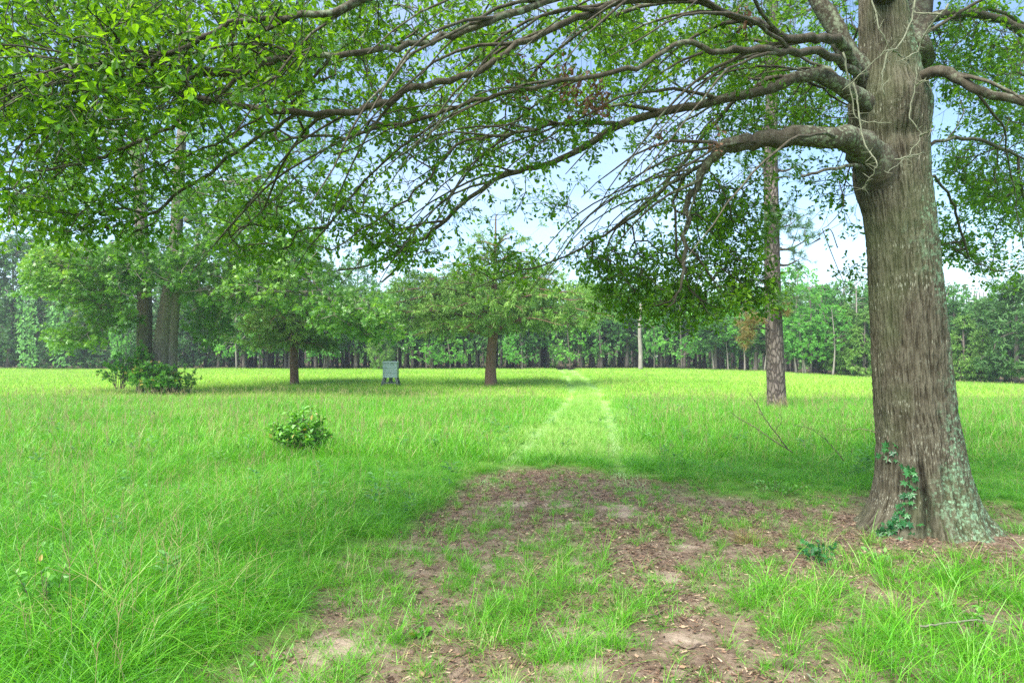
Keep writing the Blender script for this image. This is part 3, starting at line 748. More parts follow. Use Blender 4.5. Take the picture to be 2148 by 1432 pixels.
LIMBS = [  # photo column, row, distance ; radius from .. to
 ([(1835, 345, 5.85), (1790, 295, 5.6), (1700, 287, 5.5), (1600, 291, 5.6), (1540, 301, 5.7), (1500, 325, 5.8), (1470, 372, 5.9), (1445, 430, 6.0), (1440, 500, 6.0), (1432, 590, 6.0), (1405, 640, 6.0)], .145, .012, (.17, .108, .085, .075, .074, .050, .036, .028, .022, .013, .007)),
 ([(1540, 301, 5.7), (1500, 330, 5.9), (1420, 375, 6.2), (1350, 430, 6.4), (1270, 490, 6.6), (1180, 540, 6.7), (1085, 570, 6.8), (1000, 603, 6.8)], .042, .008, None),
 ([(1815, 215, 5.9), (1745, 172, 5.7), (1690, 158, 5.6), (1600, 190, 5.6), (1500, 215, 5.7), (1400, 232, 5.8), (1300, 262, 5.9), (1220, 312, 6.0), (1150, 345, 6.0), (1080, 360, 6.0), (1000, 402, 6.0), (905, 488, 6.0), (850, 518, 6.0), (790, 550, 5.9), (705, 570, 5.8)], .10, .009, (.115, .09, .075, .062, .055, .05, .046, .042, .036, .032, .028, .024, .020, .014, .009)),
 ([(860, 512, 6.0), (835, 560, 5.9), (798, 592, 5.8)], .022, .012, None),
 ([(1815, 225, 5.9), (1740, 150, 5.9), (1660, 160, 6.1), (1590, 175, 6.3), (1510, 245, 6.5), (1440, 330, 6.6), (1370, 420, 6.7), (1290, 480, 6.8)], .05, .008, None),
 ([(1790, 150, 5.8), (1720, 110, 5.4), (1640, 108, 5.1), (1560, 105, 5.0), (1500, 108, 4.9), (1440, 90, 4.8), (1395, 108, 4.8), (1330, 142, 4.7), (1200, 167, 4.7), (1080, 192, 4.7), (960, 225, 4.8), (850, 262, 4.9), (700, 330, 4.8)], .062, .007, None),
 ([(1700, -40, 5.6), (1560, -35, 5.2), (1420, -5, 4.9), (1300, 2, 4.8), (1230, 35, 4.7), (1150, 62, 4.6), (1074, 102, 4.5), (980, 160, 4.4), (870, 185, 4.3), (800, 217, 4.25), (730, 236, 4.2), (620, 240, 4.1), (530, 228, 4.1), (460, 211, 4.1)], .05, .019, None),
 ([(1700, -60, 5.5), (1450, -60, 4.9), (1260, -30, 4.5), (1074, 27, 4.2), (1000, 60, 4.1), (900, 86, 4.0), (800, 105, 3.9), (690, 119, 3.8), (600, 118, 3.8), (500, 150, 3.7), (370, 164, 3.6), (250, 178, 3.5), (120, 200, 3.5), (-60, 222, 3.4)], .048, .010, None),
 ([(1600, -160, 5.2), (1200, -120, 4.4), (900, -40, 3.9), (760, 2, 3.7), (700, 24, 3.6), (600, 36, 3.6), (480, 52, 3.5), (400, 92, 3.5), (300, 132, 3.4), (200, 155, 3.4), (60, 148, 3.3)], .048, .008, None),
 ([(1790, 130, 5.8), (1760, 85, 5.6), (1700, 80, 5.4), (1650, 82, 5.3), (1600, 50, 5.2), (1540, 38, 5.1), (1460, -10, 5.0), (1350, -60, 4.8)], .075, .03, None),
 ([(1835, 170, 6.0), (1780, 110, 6.0), (1740, 40, 6.0), (1700, -30, 6.0), (1640, -150, 6.1)], .12, .07, None),
 ([(1080, 360, 6.0), (1000, 350, 5.7), (930, 420, 5.4), (860, 500, 5.2), (800, 575, 5.0)], .02, .006, None),
 ([(1300, 262, 5.9), (1230, 258, 5.6), (1160, 262, 5.4), (1074, 283, 5.2), (965, 300, 5.1), (900, 372, 5.0), (820, 440, 4.9), (700, 520, 4.8)], .035, .008, None),
 ([(600, 118, 3.8), (520, 150, 3.8), (440, 215, 3.8), (350, 270, 3.8), (240, 318, 3.8), (120, 352, 3.7), (-40, 368, 3.7)], .02, .005, None),
 ([(690, 119, 3.8), (640, 180, 3.9), (560, 240, 4.0), (430, 310, 4.0), (330, 350, 4.0), (200, 420, 4.0)], .018, .005, None),
 ([(620, 240, 4.1), (520, 300, 4.3), (430, 370, 4.4), (340, 430, 4.4), (250, 490, 4.4)], .018, .005, None),
 ([(1935, 160, 5.8), (1975, 150, 5.6), (2015, 168, 5.5), (2065, 195, 5.4), (2160, 222, 5.3), (2300, 300, 5.2)], .085, .04, None),
 ([(1925, 80, 6.0), (1960, 35, 6.1), (2040, 30, 6.2), (2110, 45, 6.3), (2200, 95, 6.4), (2350, 180, 6.5)], .09, .04, None),
 ([(2030, 180, 5.5), (2080, 230, 5.6), (2110, 300, 5.9), (2130, 420, 6.3), (2148, 520, 6.5)], .02, .006, None),
 ([(1955, 372, 6.1), (1990, 410, 6.4), (2010, 470, 6.8), (2035, 540, 7.0)], .02, .005, None),
 ([(1960, 300, 6.0), (2030, 290, 6.2), (2100, 310, 6.6), (2180, 350, 7.0)], .025, .008, None),
 ([(1805, 350, 5.7), (1770, 352, 5.5), (1720, 362, 5.4), (1682, 366, 5.4)], .032, .014, None),
 ([(1900, 120, 6.1), (1925, 20, 6.2), (1960, -100, 6.3), (2000, -300, 6.5)], .16, .09, None),
 ([(1860, 0, 5.9), (1700, -300, 4.6), (1500, -700, 3.2), (1300, -1100, 2.4)], .10, .04, None),
 ([(1900, -150, 5.9), (2300, -500, 4.5), (2600, -900, 3.5)], .10, .04, None),
 ([(1880, -200, 6.1), (1500, -500, 7.5), (1000, -600, 9.5), (700, -500, 11)], .09, .03, None),
 ([(1890, -100, 6.1), (2100, -300, 8), (2400, -400, 10)], .09, .03, None),
]
S = Skel(260000); SUBS = []
for z in np.linspace(0, 8, 30):      # trunk axis, carries the limbs only
    pass
for kk, (pl, ra, rb, rl) in enumerate(LIMBS):
    pts = np.array([P(*q) for q in pl])
    if pl[0][0] > 1780 and kk < 22 and kk != 18: pts = np.vstack([[oak_axis(max(pts[0, 2] - .12, 0))[0] * .5 + pts[0, 0] * .5, OY + .02, pts[0, 2] - .10], pts]); rl = ([rl[0]] + list(rl)) if rl else None
    n_ = max(8, len(pl) * 4)
    line = smooth_line(pts, n_); rr_ = (np.interp(np.linspace(0, 1, n_), np.linspace(0, 1, len(pts)), rl) if rl else ra + (rb - ra) * np.linspace(0, 1, n_) ** .6) * (1.0 if kk in (0, 22, 24, 10) else .72)
    if pl[0][0] > 1750: rr_ = rr_ * (1 + .55 * np.exp(-np.arange(n_) / 1.6))
    rr_ = rr_ * (1 + .22 * (fbm(np.arange(n_) * .55 + kk * 9, np.zeros(n_) + kk, 1.0, 2) - .5)); rr_ = rr_ + 0 * rr_
    wob = rt.normal(size=(n_, 3)) * (.016 if kk == 0 else .009); wob[0] = 0; line = line + wob
    ok = np.arange(n_) > n_ * .12
    ids_ = S.chain(line, rr_, -1, kk, ok)
    if kk in (0, 1, 2, 4, 5, 6, 7, 8, 9, 12, 16, 17): SUBS.append(ids_)
# long thin side boughs sweeping outwards and down
for ids_ in SUBS:
    right = S.p[ids_[-1], 0] > 3.6
    for q in range(11 if not right else 4):
        j = ids_[int(len(ids_) * (.18 + .8 * rt.random()))]; L_ = .9 + 1.9 * rt.random() ** 1.3
        d_ = nrm(S.d[j] * .75 + rt.normal(size=3) * np.array([.28, .40, .14]) + np.array([.3 if right else -.22, .05, -.42])); p0 = S.p[j].copy()
        n_ = max(6, int(L_ / .16)); t_ = np.linspace(0, 1, n_)[:, None]
        ln = p0 + d_ * L_ * t_ + np.array([0, 0, .14 * L_]) * np.sin(t_ * math.pi) + np.cumsum(rt.normal(size=(n_, 3)) * .012, 0) * (t_ > 0)
        if (ln[:, 2].min() < 2.15 and abs(ln[-1, 0]) < 3) or np.linalg.norm(ln - np.array([0, 0, 1.6]), axis=1).min() < 2.4: continue
        S.chain(ln[1:], np.linspace(min(S.rmin[j] * .55, .016), .0035, n_ - 1), j, S.own[j], True)

# where the leaves hang: photo column, row, half widths, number of sprays, distance from .. to
CLUMPS = [
 (150, 120, 260, 170, 500, 3.0, 4.2), (60, 300, 150, 130, 180, 3.2, 4.2), (420, 90, 260, 130, 400, 3.2, 4.6), (300, 300, 200, 120, 170, 3.7, 4.8),
 (120, 440, 140, 60, 85, 3.7, 4.4), (240, 450, 100, 65, 80, 3.9, 4.5), (400, 420, 130, 55, 25, 4.2, 5.0), (700, 60, 220, 100, 280, 3.7, 5.2), (680, 210, 260, 110, 200, 4.2, 5.6),
 (620, 360, 240, 120, 140, 4.6, 6.0), (640, 470, 190, 80, 140, 5.0, 6.0), (760, 490, 130, 60, 100, 5.2, 6.2), (560, 510, 90, 45, 25, 4.8, 5.6), (900, 70, 200, 100, 280, 4.3, 5.8), (930, 230, 180, 110, 230, 4.8, 6.2),
 (900, 380, 150, 80, 110, 5.2, 6.3), (880, 500, 90, 45, 80, 5.7, 6.3), (1120, 90, 200, 110, 330, 4.6, 6.5), (1130, 250, 160, 80, 190, 5.0, 6.6), (1050, 330, 110, 60, 60, 5.5, 6.6), (1080, 440, 140, 50, 40, 6.0, 7.2),
 (1180, 400, 90, 60, 50, 6.2, 7.2), (1040, 560, 80, 40, 60, 6.4, 7.2), (1140, 555, 90, 35, 55, 6.5, 7.3), (1380, 60, 180, 90, 420, 5.0, 7.0), (1330, 180, 120, 50, 100, 5.4, 6.8), (1450, 290, 150, 60, 110, 6.0, 7.5),
 (1420, 440, 140, 100, 250, 6.0, 7.4), (1330, 550, 130, 70, 240, 6.2, 7.4), (1470, 585, 150, 70, 300, 6.0, 7.3), (1570, 590, 60, 60, 110, 6.2, 7.2), (1290, 630, 60, 35, 50, 6.3, 7.0), (1520, 480, 80, 90, 200, 6.2, 7.6), (1420, 650, 90, 30, 50, 6.2, 7.0),
 (1560, 60, 130, 100, 400, 5.2, 7.6), (1600, 220, 130, 90, 260, 6.0, 8.0), (1700, 90, 110, 110, 240, 6.4, 8.5), (1720, 230, 80, 60, 130, 6.4, 8.5), (1620, 380, 100, 60, 60, 6.6, 8.0), (1740, 420, 70, 80, 45, 6.8, 8.2), (1800, 560, 40, 35, 16, 6.8, 7.6),
 (1790, 380, 50, 50, 30, 6.8, 7.8), (1800, 60, 80, 90, 60, 6.6, 8.5),
 (2050, 110, 110, 110, 420, 6.0, 8.5), (2080, 330, 100, 110, 460, 6.6, 9.0), (2090, 480, 95, 110, 420, 7.0, 9.0), (1990, 420, 45, 110, 90, 6.8, 8.2), (1980, 190, 40, 70, 25, 6.6, 8.0), (2140, 250, 80, 160, 220, 6.5, 9.0), (2000, 500, 30, 60, 20, 6.8, 7.5),
]
Apts = []
for px, py, rx, ry, n_, y0, y1 in CLUMPS:
    a_ = rt.random(n_) * 6.283; rr_ = np.sqrt(rt.random(n_)); dep = y0 + (y1 - y0) * rt.random(n_)
    for q in range(n_):
        Apts.append(P(px + rx * rr_[q] * math.cos(a_[q]), py + ry * rr_[q] * math.sin(a_[q]), dep[q]))
Apts = np.array(Apts)
Apts = Apts[fbm(Apts[:, 0] + Apts[:, 2] * .8 + 30, Apts[:, 1] - Apts[:, 2] * 1.1 + 30, 1.9, 2) + .10 * rt.normal(size=len(Apts)) > .43]
n_in = len(Apts)
# the rest of the wide crown, above and around
out = []
while len(out) < 800:
    a_ = rt.random() * 6.283; rr_ = 9.0 * math.sqrt(rt.random()); z = 4.2 + 7.5 * rt.random()
    X = 3.5 + rr_ * math.cos(a_); Yq = 5.9 + rr_ * math.sin(a_)
    if rr_ > 9.0 * math.sqrt(max(0, 1 - ((z - 5) / 7.2) ** 2)) or (rr_ < 3 and z < 8): continue
    if Yq > 0.4:
        v = (z - 1.6) / Yq
        if v < .60 and abs(X / Yq) < .85: continue
    if math.sqrt(X * X + Yq * Yq + (z - 1.6) ** 2) < 2.2 or fbm(X + z, Yq - z, .5, 2) < .40: continue
    out.append((X, Yq, z))
out = np.array(out)
S.grow(Apts, rt, .22, .9, .04, .05)
n_tips_in = len(S.tips)
S.grow(out, rt, .5, .7, .05, .04)
S.radii(.0024, .35)
parts = S.mesh(None, 1.3, 16, rt, .12)
for o_, q in sorted(parts.items()): q.build('branch', M['limb_bark'], oak, OB)
tips = np.array(S.tips); tp = S.p[tips]; td = S.d[tips]
near = np.arange(len(tips)) < n_tips_in
ml = MB(); dcam = np.linalg.norm(tp - np.array([0, 0, 1.6]), axis=1)
vb = np.clip((fbm(tp[:, 0] * 1.3 + tp[:, 2], tp[:, 1] * 1.3, 1.1, 3) - .35) * .9, 0, .6)
big = near & (dcam < 5.2)
sel = big; spray(ml, ml, tp[sel], td[sel], rt, 2, .17, 5, .058, SPAT, .2, .9, vb=vb[sel] * .6, vr=.55)
sel = near & ~big; spray(ml, ml, tp[sel], td[sel], rt, 2, .20, 7, .064, SPAT, .2, .9, vb=vb[sel], vr=.5)
sel = ~near; spray(ml, ml, tp[sel], td[sel], rt, 3, .40, 6, .10, OVAL, .1, .9, vb=vb[sel], vr=.5)
crown = ml.build('crown', M['oak_leaf'], oak, OB)
# brown withered leaves hanging under the limbs
md_ = MB(); dp = np.array([P(px + rt.normal() * 14, py + rt.normal() * 18, 4.85 + rt.random() * .5) for px, py, n_ in
      ((1190, 170, 26), (1235, 205, 26), (1260, 180, 16), (1200, 130, 10), (1100, 160, 12), (1560, 20, 16), (1080, 130, 8), (1510, 285, 6), (1395, 265, 5)) for q in range(n_)])
spray(md_, md_, dp, np.tile([0, 0, -1.], (len(dp), 1)), rt, 1, .10, 3, .06, SPAT, .6, .5)
md_.build('withered_leaves', M['dead_leaf'], oak, OB)
# bare, lichen grey dead twigs in front of the trunk
DT = [[(1922, -20), (1910, 50), (1882, 100), (1863, 105), (1830, 132), (1768, 190)], [(1870, 102), (1890, 118), (1906, 128), (1900, 135)], [(1990, 10), (1950, 55), (1926, 110), (1921, 180), (1908, 242), (1930, 285), (1895, 335), (1860, 362)],
      [(1826, -20), (1845, 60), (1868, 102)], [(1975, 28), (1920, 25), (1912, -10)], [(1921, 180), (1935, 170), (1950, 172)], [(1926, 110), (1880, 130)], [(1790, 175), (1800, 220), (1812, 300), (1838, 340), (1830, 365), (1808, 398)],
      [(1770, 110), (1785, 190), (1800, 250), (1870, 258)], [(1880, 335), (1940, 320)], [(1930, 285), (1960, 270)], [(1863, 105), (1850, 160), (1856, 200)]]
mdt = MB()
for q in DT:
    ln = smooth_line([P(a_, b_, 4.95 + .12 * math.sin(a_ * .05)) for a_, b_ in q], 5 * len(q)) + rt.normal(size=(5 * len(q), 3)) * .004
    tube(mdt, ln, np.linspace(.0075, .003, len(ln)), 7, lump=.3, rng=rt)
    k_ = rt.integers(1, len(ln), len(ln)); A_ = ln[k_]; cones(mdt, A_, A_ + nrm(rt.normal(size=A_.shape)) * (.02 + .07 * rt.random(len(A_)))[:, None], .0028, .0015)
mdt.build('dead_branch', M['dead_twig'], oak, OB)
for q, r_ in (([(1757, 520), (1740, 480), (1712, 500)], .006), ([(1725, 480), (1750, 545), (1775, 600), (1795, 612)], .005), ([(1720, 500), (1700, 512)], .012), ([(1760, 380), (1770, 430), (1740, 470), (1725, 480)], .006)):
    m_ = MB(); ln = smooth_line([P(a_, b_, 6.6) for a_, b_ in q], 10); tube(m_, ln, np.linspace(r_, .003, 10), 5); m_.build('dead_branch', M['limb_bark'], oak, OB)

# ------------------------------------------------------------------ generic trees
def gen_tree(rng, H, r0, lo, shape, natt, leaf, wander=.02, sides=8, limb_r=1.0, clumpf=.55, gap=.42, two=None, droop=.05, trunk_mat=None, kk=.6, step=.5):
    """returns (trunk MB, crown MB); shape(t)->crown radius for t in 0..1 from the crown's foot to its top"""
    s = Skel(30000); n_ = 14; z = np.linspace(0, H * .97, n_)
    ph = rng.random(2) * 6.28
    ax = np.stack([H * wander * np.sin(z / H * 4 + ph[0]) - H * wander * math.sin(ph[0]), H * wander * np.sin(z / H * 3.3 + ph[1]) - H * wander * math.sin(ph[1]), z], -1)
    rr_ = r0 * (1 - .88 * (z / H)) * (1 + .35 * np.exp(-z / .25))
    s.chain(ax, rr_, -1, 0, z >= lo * .55)
    A_ = []; g = 0
    while len(A_) < natt and g < natt * 40:
        g += 1; t = rng.random(); R_ = shape(t)
        q = math.sqrt(rng.random()) if rng.random() < .5 else .55 + .45 * rng.random(); a_ = rng.random() * 6.283
        if R_ <= 0 or rng.random() > (R_ / 1.0 if R_ < 1 else 1): continue
        p = np.array([q * R_ * math.cos(a_), q * R_ * math.sin(a_), lo + (H - lo) * t])
        if fbm(p[0] + 50 + p[2] * .7, p[1] + 50 - p[2] * .6, clumpf, 2) < gap: continue
        zz_ = np.interp(p[2], z, np.arange(n_)); c_ = ax[int(zz_)]; p[:2] += c_[:2]; A_.append(p)
    s.grow(A_, rng, step, kk, droop, .06); s.radii(.010 * limb_r, .45)
    tm_ = s.mesh(None, .6, sides, rng).get(0, MB())
    tips_ = np.array(s.tips); cm = MB(); d = s.d[tips_]; o2 = s.p[tips_].copy(); o2[:, 2] = 0; d = nrm(d + .4 * nrm(o2))
    vb_ = np.clip((fbm(s.p[tips_, 0] + 20, s.p[tips_, 1] + s.p[tips_, 2], .8, 2) - .3) * .8, 0, .6)
    spray(cm, cm, s.p[tips_], d, rng, leaf['ntw'], leaf['twl'], leaf['n'], leaf['size'], leaf['tpl'], leaf.get('down', .1), leaf.get('spread', .9), leaf.get('lsp', .95), leaf.get('up', 1.0), .004, .4, vb=vb_, vr=.5, twig=False)
    return tm_, cm
rf = np.random.default_rng(77)
def G(px, Y):      # point on the ground behind photo column px at distance Y
    X = (px - 1074) / FPX * Y
    return np.array([X, Y, float(height(X, Y))])

# ------------------------------------------------------------------ pine standing in the meadow
g0 = G(1629, 18.0)
pine = tree_root('pine_tree', g0, 'tall lone pine with plated grey bark in the meadow left of the big oak')
s_own = 1; s = Skel(6000); zs = np.linspace(-.1, 15, 40)
ax = np.stack([np.interp(zs, [0, 3.2, 7, 11.5, 15], [0, -.10, -.13, -.02, .1]), np.zeros(40), zs], -1)
s.chain(ax, np.interp(zs, [-.1, 0, .4, 3, 7, 11, 15], [.31, .285, .255, .225, .19, .14, .07]), -1, 0, False)
TUFT = [(1640, 455, .5, 20, 17.6), (1660, 470, .9, 34, 18.2), (1690, 505, .5, 12, 18.0), (1675, 545, .4, 10, 18.2), (1610, 500, .35, 8, 17.7), (1640, 635, .45, 20, 17.5), (1665, 625, .5, 16, 17.8),
        (1590, 340, .6, 14, 18.3), (1670, 350, .6, 16, 18), (1570, 260, .8, 20, 18.5), (1690, 250, .8, 20, 18.4), (1600, 150, 1.0, 30, 18), (1680, 120, 1.0, 30, 18), (1560, 80, 1., 30, 18.5), (1620, 30, 1.2, 40, 18), (1700, 20, 1.1, 40, 18.2)]
Lp = []; brown = []
for px, py, rad, n_, Y in TUFT:
    c_ = P(px, py, Y) - g0
    j = int(np.argmin(np.abs(zs - (c_[2] - .5 * abs(c_[0]) * .4)))); b_ = ax[j]
    ln = smooth_line([b_, (b_ + c_) / 2 + [0, 0, -.12], c_], 8); s.chain(ln[1:], np.linspace(.045, .012, 7), j, s_own, True); s_own += 1
    Lp += [c_ + rf.normal(size=3) * rad * np.array([.5, .5, .28]) for _ in range(n_)]
for q in ((1600, 505, 17.6), (1640, 520, 18), (1662, 372, 18), (1585, 690, 17.6)):
    c_ = P(*q) - g0; j = int(np.argmin(np.abs(zs - c_[2] + .1))); s.chain(smooth_line([ax[j], (ax[j] + c_) / 2 + [0, 0, .05], c_], 6)[1:], np.linspace(.03, .012, 5), j, s_own, True); s_own += 1
for _ in range(160):
    a_ = rf.random() * 6.283; q = 2.4 * math.sqrt(rf.random()); Lp.append([q * math.cos(a_), q * math.sin(a_), 10.2 + 5.5 * rf.random()])
s.grow(Lp, rf, .35, .6, .05, .06); s.radii(.006, .42)
for o_, q in sorted(s.mesh(None, 1, 22, rf, .03).items()): q.build('trunk' if o_ == 0 else 'branch', M['pine_bark'], pine)
tp_ = s.p[s.tips]; td_ = s.d[s.tips]; cm = MB()
spray(cm, cm, tp_, td_ + [0, 0, .3], rf, 2, .18, 34, .17, NEED, -.1, .7, 1.0, 0, .004, .2, tmin=.1, vb=.0, vr=.8)
cm.build('needles', M['needle'], pine)
cm = MB(); bp = np.array([P(1563 + rf.normal() * 12, 690 + rf.normal() * 16, 17.4 + rf.random() * .5) - g0 for _ in range(26)] + [P(1648 + rf.normal() * 14, 640 + rf.normal() * 8, 17.5) - g0 for _ in range(10)] + [P(1590 + rf.normal() * 10, 668 + rf.normal() * 8, 17.6) - g0 for _ in range(10)])
spray(cm, cm, bp, nrm(rf.normal(size=bp.shape) + [0, 0, -.6]), rf, 2, .16, 34, .17, NEED, .3, .8, 1.0, 0, .005, .2, tmin=.1)
cm.build('withered_needles', M['brown_needle'], pine)

# ------------------------------------------------------------------ the three stemmed red oak on the left
g1 = G(338, 24.0)
redoak = tree_root('oak_tree', g1, 'broad grey oak of three stems with green sprouts round its foot in the meadow')
def local(px, py, Y): return P(px, py, Y) - g1
STEMS = [([(306, 850, 24.2), (303, 760, 24.2), (303, 650, 24.2), (298, 520, 24.3), (292, 350, 24.5), (285, 200, 24.8), (270, 0, 25), (250, -160, 25.4)], [.40, .345, .32, .30, .25, .20, .15, .06]),
         [[(328, 850, 23.7), (333, 780, 23.8), (342, 690, 23.9), (356, 600, 24.0), (366, 540, 24.0), (372, 450, 24.0), (378, 330, 23.9), (390, 150, 23.8), (400, -160, 23.5)], [.40, .35, .31, .28, .27, .33, .22, .17, .08]],
         [[(360, 850, 24.1), (358, 760, 24.1), (362, 680, 24.1), (368, 600, 24.1), (374, 520, 24.1)], [.33, .29, .26, .25, .24]]]
s = Skel(40000)
for kk, (pl, rl) in enumerate(STEMS):
    n_ = 40; ln = smooth_line([local(*q) for q in pl], n_); s.chain(ln, .80 * np.interp(np.linspace(0, 1, n_), np.linspace(0, 1, len(rl)), rl), -1, kk, (np.arange(n_) > 14) & (kk < 2))
for pl, r0_, r1_ in (([(392, 462, 24), (410, 458, 23.8), (440, 480, 23.6), (470, 506, 23.4), (515, 516, 23.2), (560, 490, 23.0), (640, 520, 22.6)], .13, .04), ([(380, 420, 24), (440, 385, 23.9), (510, 380, 23.6), (570, 360, 23.4), (660, 330, 23)], .10, .03),
                     ([(360, 600, 24), (372, 560, 23.6), (355, 600, 23.3)], .05, .03), ([(300, 630, 24.2), (260, 632, 23.8), (230, 640, 23.4), (160, 650, 23)], .06, .02), ([(300, 560, 24), (220, 540, 23.4), (120, 560, 23), (70, 580, 22.8)], .07, .02),
                     ([(376, 600, 24), (480, 620, 23.3), (620, 610, 22.5), (760, 650, 22)], .09, .02), ([(290, 330, 24.4), (190, 260, 24), (100, 240, 23.5)], .09, .03), ([(385, 200, 24), (520, 120, 23.5), (680, 100, 23)], .1, .03)):
    s.chain(smooth_line([local(*q) for q in pl], 16), np.linspace(r0_, r1_, 16), -1, 0 if pl[0][0] < 330 else 1, np.arange(16) > 3)
CL = [(185, 580, 130, 62, 300, 20.5, 24.5), (110, 560, 60, 50, 80, 20.5, 23), (300, 540, 120, 50, 130, 20.5, 26), (170, 705, 75, 16, 60, 21.5, 24), (235, 665, 60, 22, 50, 21.5, 25), (460, 570, 130, 70, 230, 21, 25), (440, 670, 45, 45, 70, 24.5, 27),
      (600, 600, 120, 45, 120, 20.5, 24), (740, 655, 90, 35, 120, 20, 23.5), (560, 510, 130, 60, 100, 20.5, 25), (340, 400, 260, 130, 150, 20, 29), (340, 200, 300, 150, 120, 20, 29), (350, 0, 320, 130, 90, 20, 29), (600, 300, 140, 160, 110, 21, 28), (620, 120, 150, 120, 110, 21, 28), (110, 400, 80, 90, 60, 21, 26), (480, 440, 120, 60, 110, 21, 25), (790, 690, 40, 20, 30, 20.5, 22.5)]
A_ = []
for px, py, rx, ry, n_, y0, y1 in CL:
    for q in range(n_):
        a_ = rf.random() * 6.283; w_ = math.sqrt(rf.random()); A_.append(local(px + rx * w_ * math.cos(a_), py + ry * w_ * math.sin(a_), y0 + (y1 - y0) * rf.random()))
for _ in range(160):
    v_ = nrm(rf.normal(size=3)); A_.append(np.array([0, 3.0, 8]) + v_ * np.array([7, 4, 5.5]) * (.7 + .3 * rf.random()))
s.grow(A_, rf, .6, .7, .06, .05); s.radii(.009, .40)
for o_, q in sorted(s.mesh(None, 1, 26, rf, .05).items()): q.build('trunk', M['grey_bark'], redoak)
tp_ = s.p[s.tips]; td_ = s.d[s.tips]; cm = MB()
vb_ = np.clip((fbm(tp_[:, 0] + 20, tp_[:, 1] + tp_[:, 2], .6, 2) - .3) * .8 + .25 * (tp_[:, 0] < -1), 0, .6)  # left leaves coloured lighter, painting in the sunlit side of the crown
spray(cm, cm, tp_, td_, rf, 3, .42, 9, .17, LOBE, .05, .9, 1.0, .8, .004, .4, vb=vb_, vr=.45)
cm.build('crown', M['redoak_leaf'], redoak)

# ------------------------------------------------------------------ leafy plants: sprouts, shrubs, weeds
def plant(name, loc, label, cat, n, rad, h, lsize, tpl, mat, nleaf=12, arch=.5, rng=rf, group=None, base=.15, stem=.006):
    root = empty(name, loc); tag(root, label, cat, group)
    ms, mf = MB(), MB()
    for q in range(n):
        a_ = rng.random() * 6.283; R_ = rad * math.sqrt(rng.random()); hh = h * (.55 + .5 * rng.random()) * (1 - .35 * (R_ / rad) ** 2)
        b_ = np.array([base * rad * math.cos(a_), base * rad * math.sin(a_), -.03]) * (1, 1, 1); e_ = np.array([R_ * math.cos(a_), R_ * math.sin(a_), hh * (1 - arch * .3 * R_ / rad)])
        md2 = (b_ + e_) / 2 + [0, 0, hh * .25 * arch] + rng.normal(size=3) * .03 * rad
        ln = smooth_line([b_, md2, e_], 7); tube(ms, ln, np.linspace(stem, stem * .35, 7), 4, cap=False)
        t = .2 + .8 * rng.random(nleaf) ** .8; k_ = t * 6; i0 = np.clip(k_.astype(int), 0, 5); fr = (k_ - i0)[:, None]
        bp = ln[i0] * (1 - fr) + ln[i0 + 1] * fr; dd = nrm(ln[i0 + 1] - ln[i0]); pr = nrm(rng.normal(size=(nleaf, 3)))
        leaves(mf, bp, nrm(dd * .4 + pr * .9 + [0, 0, .1]), nrm(np.array([0, 0, 1.]) + rng.normal(size=(nleaf, 3)) * .4), lsize * (.6 + .6 * rng.random(nleaf)), tpl, np.clip(rng.random(nleaf) * .75 + .35 * (t > .92), 0, 1))
    ms.build('stem', M['stick'], root); mf.build('foliage', M[mat], root); return root
plant('sprout_shrub', G(328, 22.9) + [0, 0, .1], 'bright green maple leaved sprouts crowding the foot of the three stemmed oak', 'shrub', 95, .95, 1.35, .17, LOBE, 'shrub_leaf', 22, 1.0, stem=.01)
plant('sprout_shrub', G(300, 23.4) + [0, 0, .1], 'tall leafy sprout climbing against the left stem of the three stemmed oak', 'shrub', 44, .5, 2.1, .17, LOBE, 'shrub_leaf', 24, .5, stem=.01)
plant('sprout_shrub', G(252, 23.4) + [0, 0, .3], 'arching sprout reaching left from the foot of the three stemmed oak', 'shrub', 26, .8, 1.35, .17, LOBE, 'shrub_leaf', 18, 1.4, stem=.01)
plant('sprout_shrub', G(392, 23.5) + [0, 0, .1], 'small feathery sprout right of the foot of the three stemmed oak', 'shrub', 22, .55, 1.1, .11, OVAL, 'shrub_leaf', 22, .8, stem=.008)
plant('leafy_shrub', G(630, 9.9), 'round leafy shrub with reddish young tips standing in the tall grass', 'shrub', 110, .56, .80, .085, OVAL, 'shrub_leaf', 18, .8, stem=.006)
plant('broadleaf_weed', G(105, 3.75), 'pale leaved upright weed in the tall grass at the left edge', 'weed', 9, .16, .55, .055, OVAL, 'shrub_leaf', 14, .3, stem=.004)
plant('broadleaf_weed', G(925, 10.4), 'small weed with reddish tips in the grass left of the path', 'weed', 10, .16, .42, .05, OVAL, 'shrub_leaf', 12, .3, stem=.003)
plant('seedling_plant', G(1625, 7.15), 'yellow green seedlings in the grass left of the big oak', 'seedling', 13, .40, .20, .05, OVAL, 'far_leaf', 8, .3, stem=.003)
plant('seedling_plant', G(1850, 5.05), 'pale broad leaves at the front foot of the big oak', 'seedling', 6, .18, .08, .065, OVAL, 'far_leaf', 5, .3, stem=.003)
plant('ivy_plant', G(1712, 5.05), 'dark green creeper sprig on the bare soil left of the big oak root', 'creeper', 9, .15, .20, .055, LOBE, 'ivy_leaf', 9, .6, stem=.003)
plant('broadleaf_weed', G(2030, 3.9), 'low broad leaved weed in the tufts at the lower right corner', 'weed', 8, .20, .14, .05, OVAL, 'shrub_leaf', 8, .5, stem=.003)
plant('broadleaf_weed', G(560, 3.35), 'low broad leaved weeds at the bottom left edge of the bare soil', 'weed', 7, .25, .07, .045, OVAL, 'shrub_leaf', 6, .5, stem=.002)
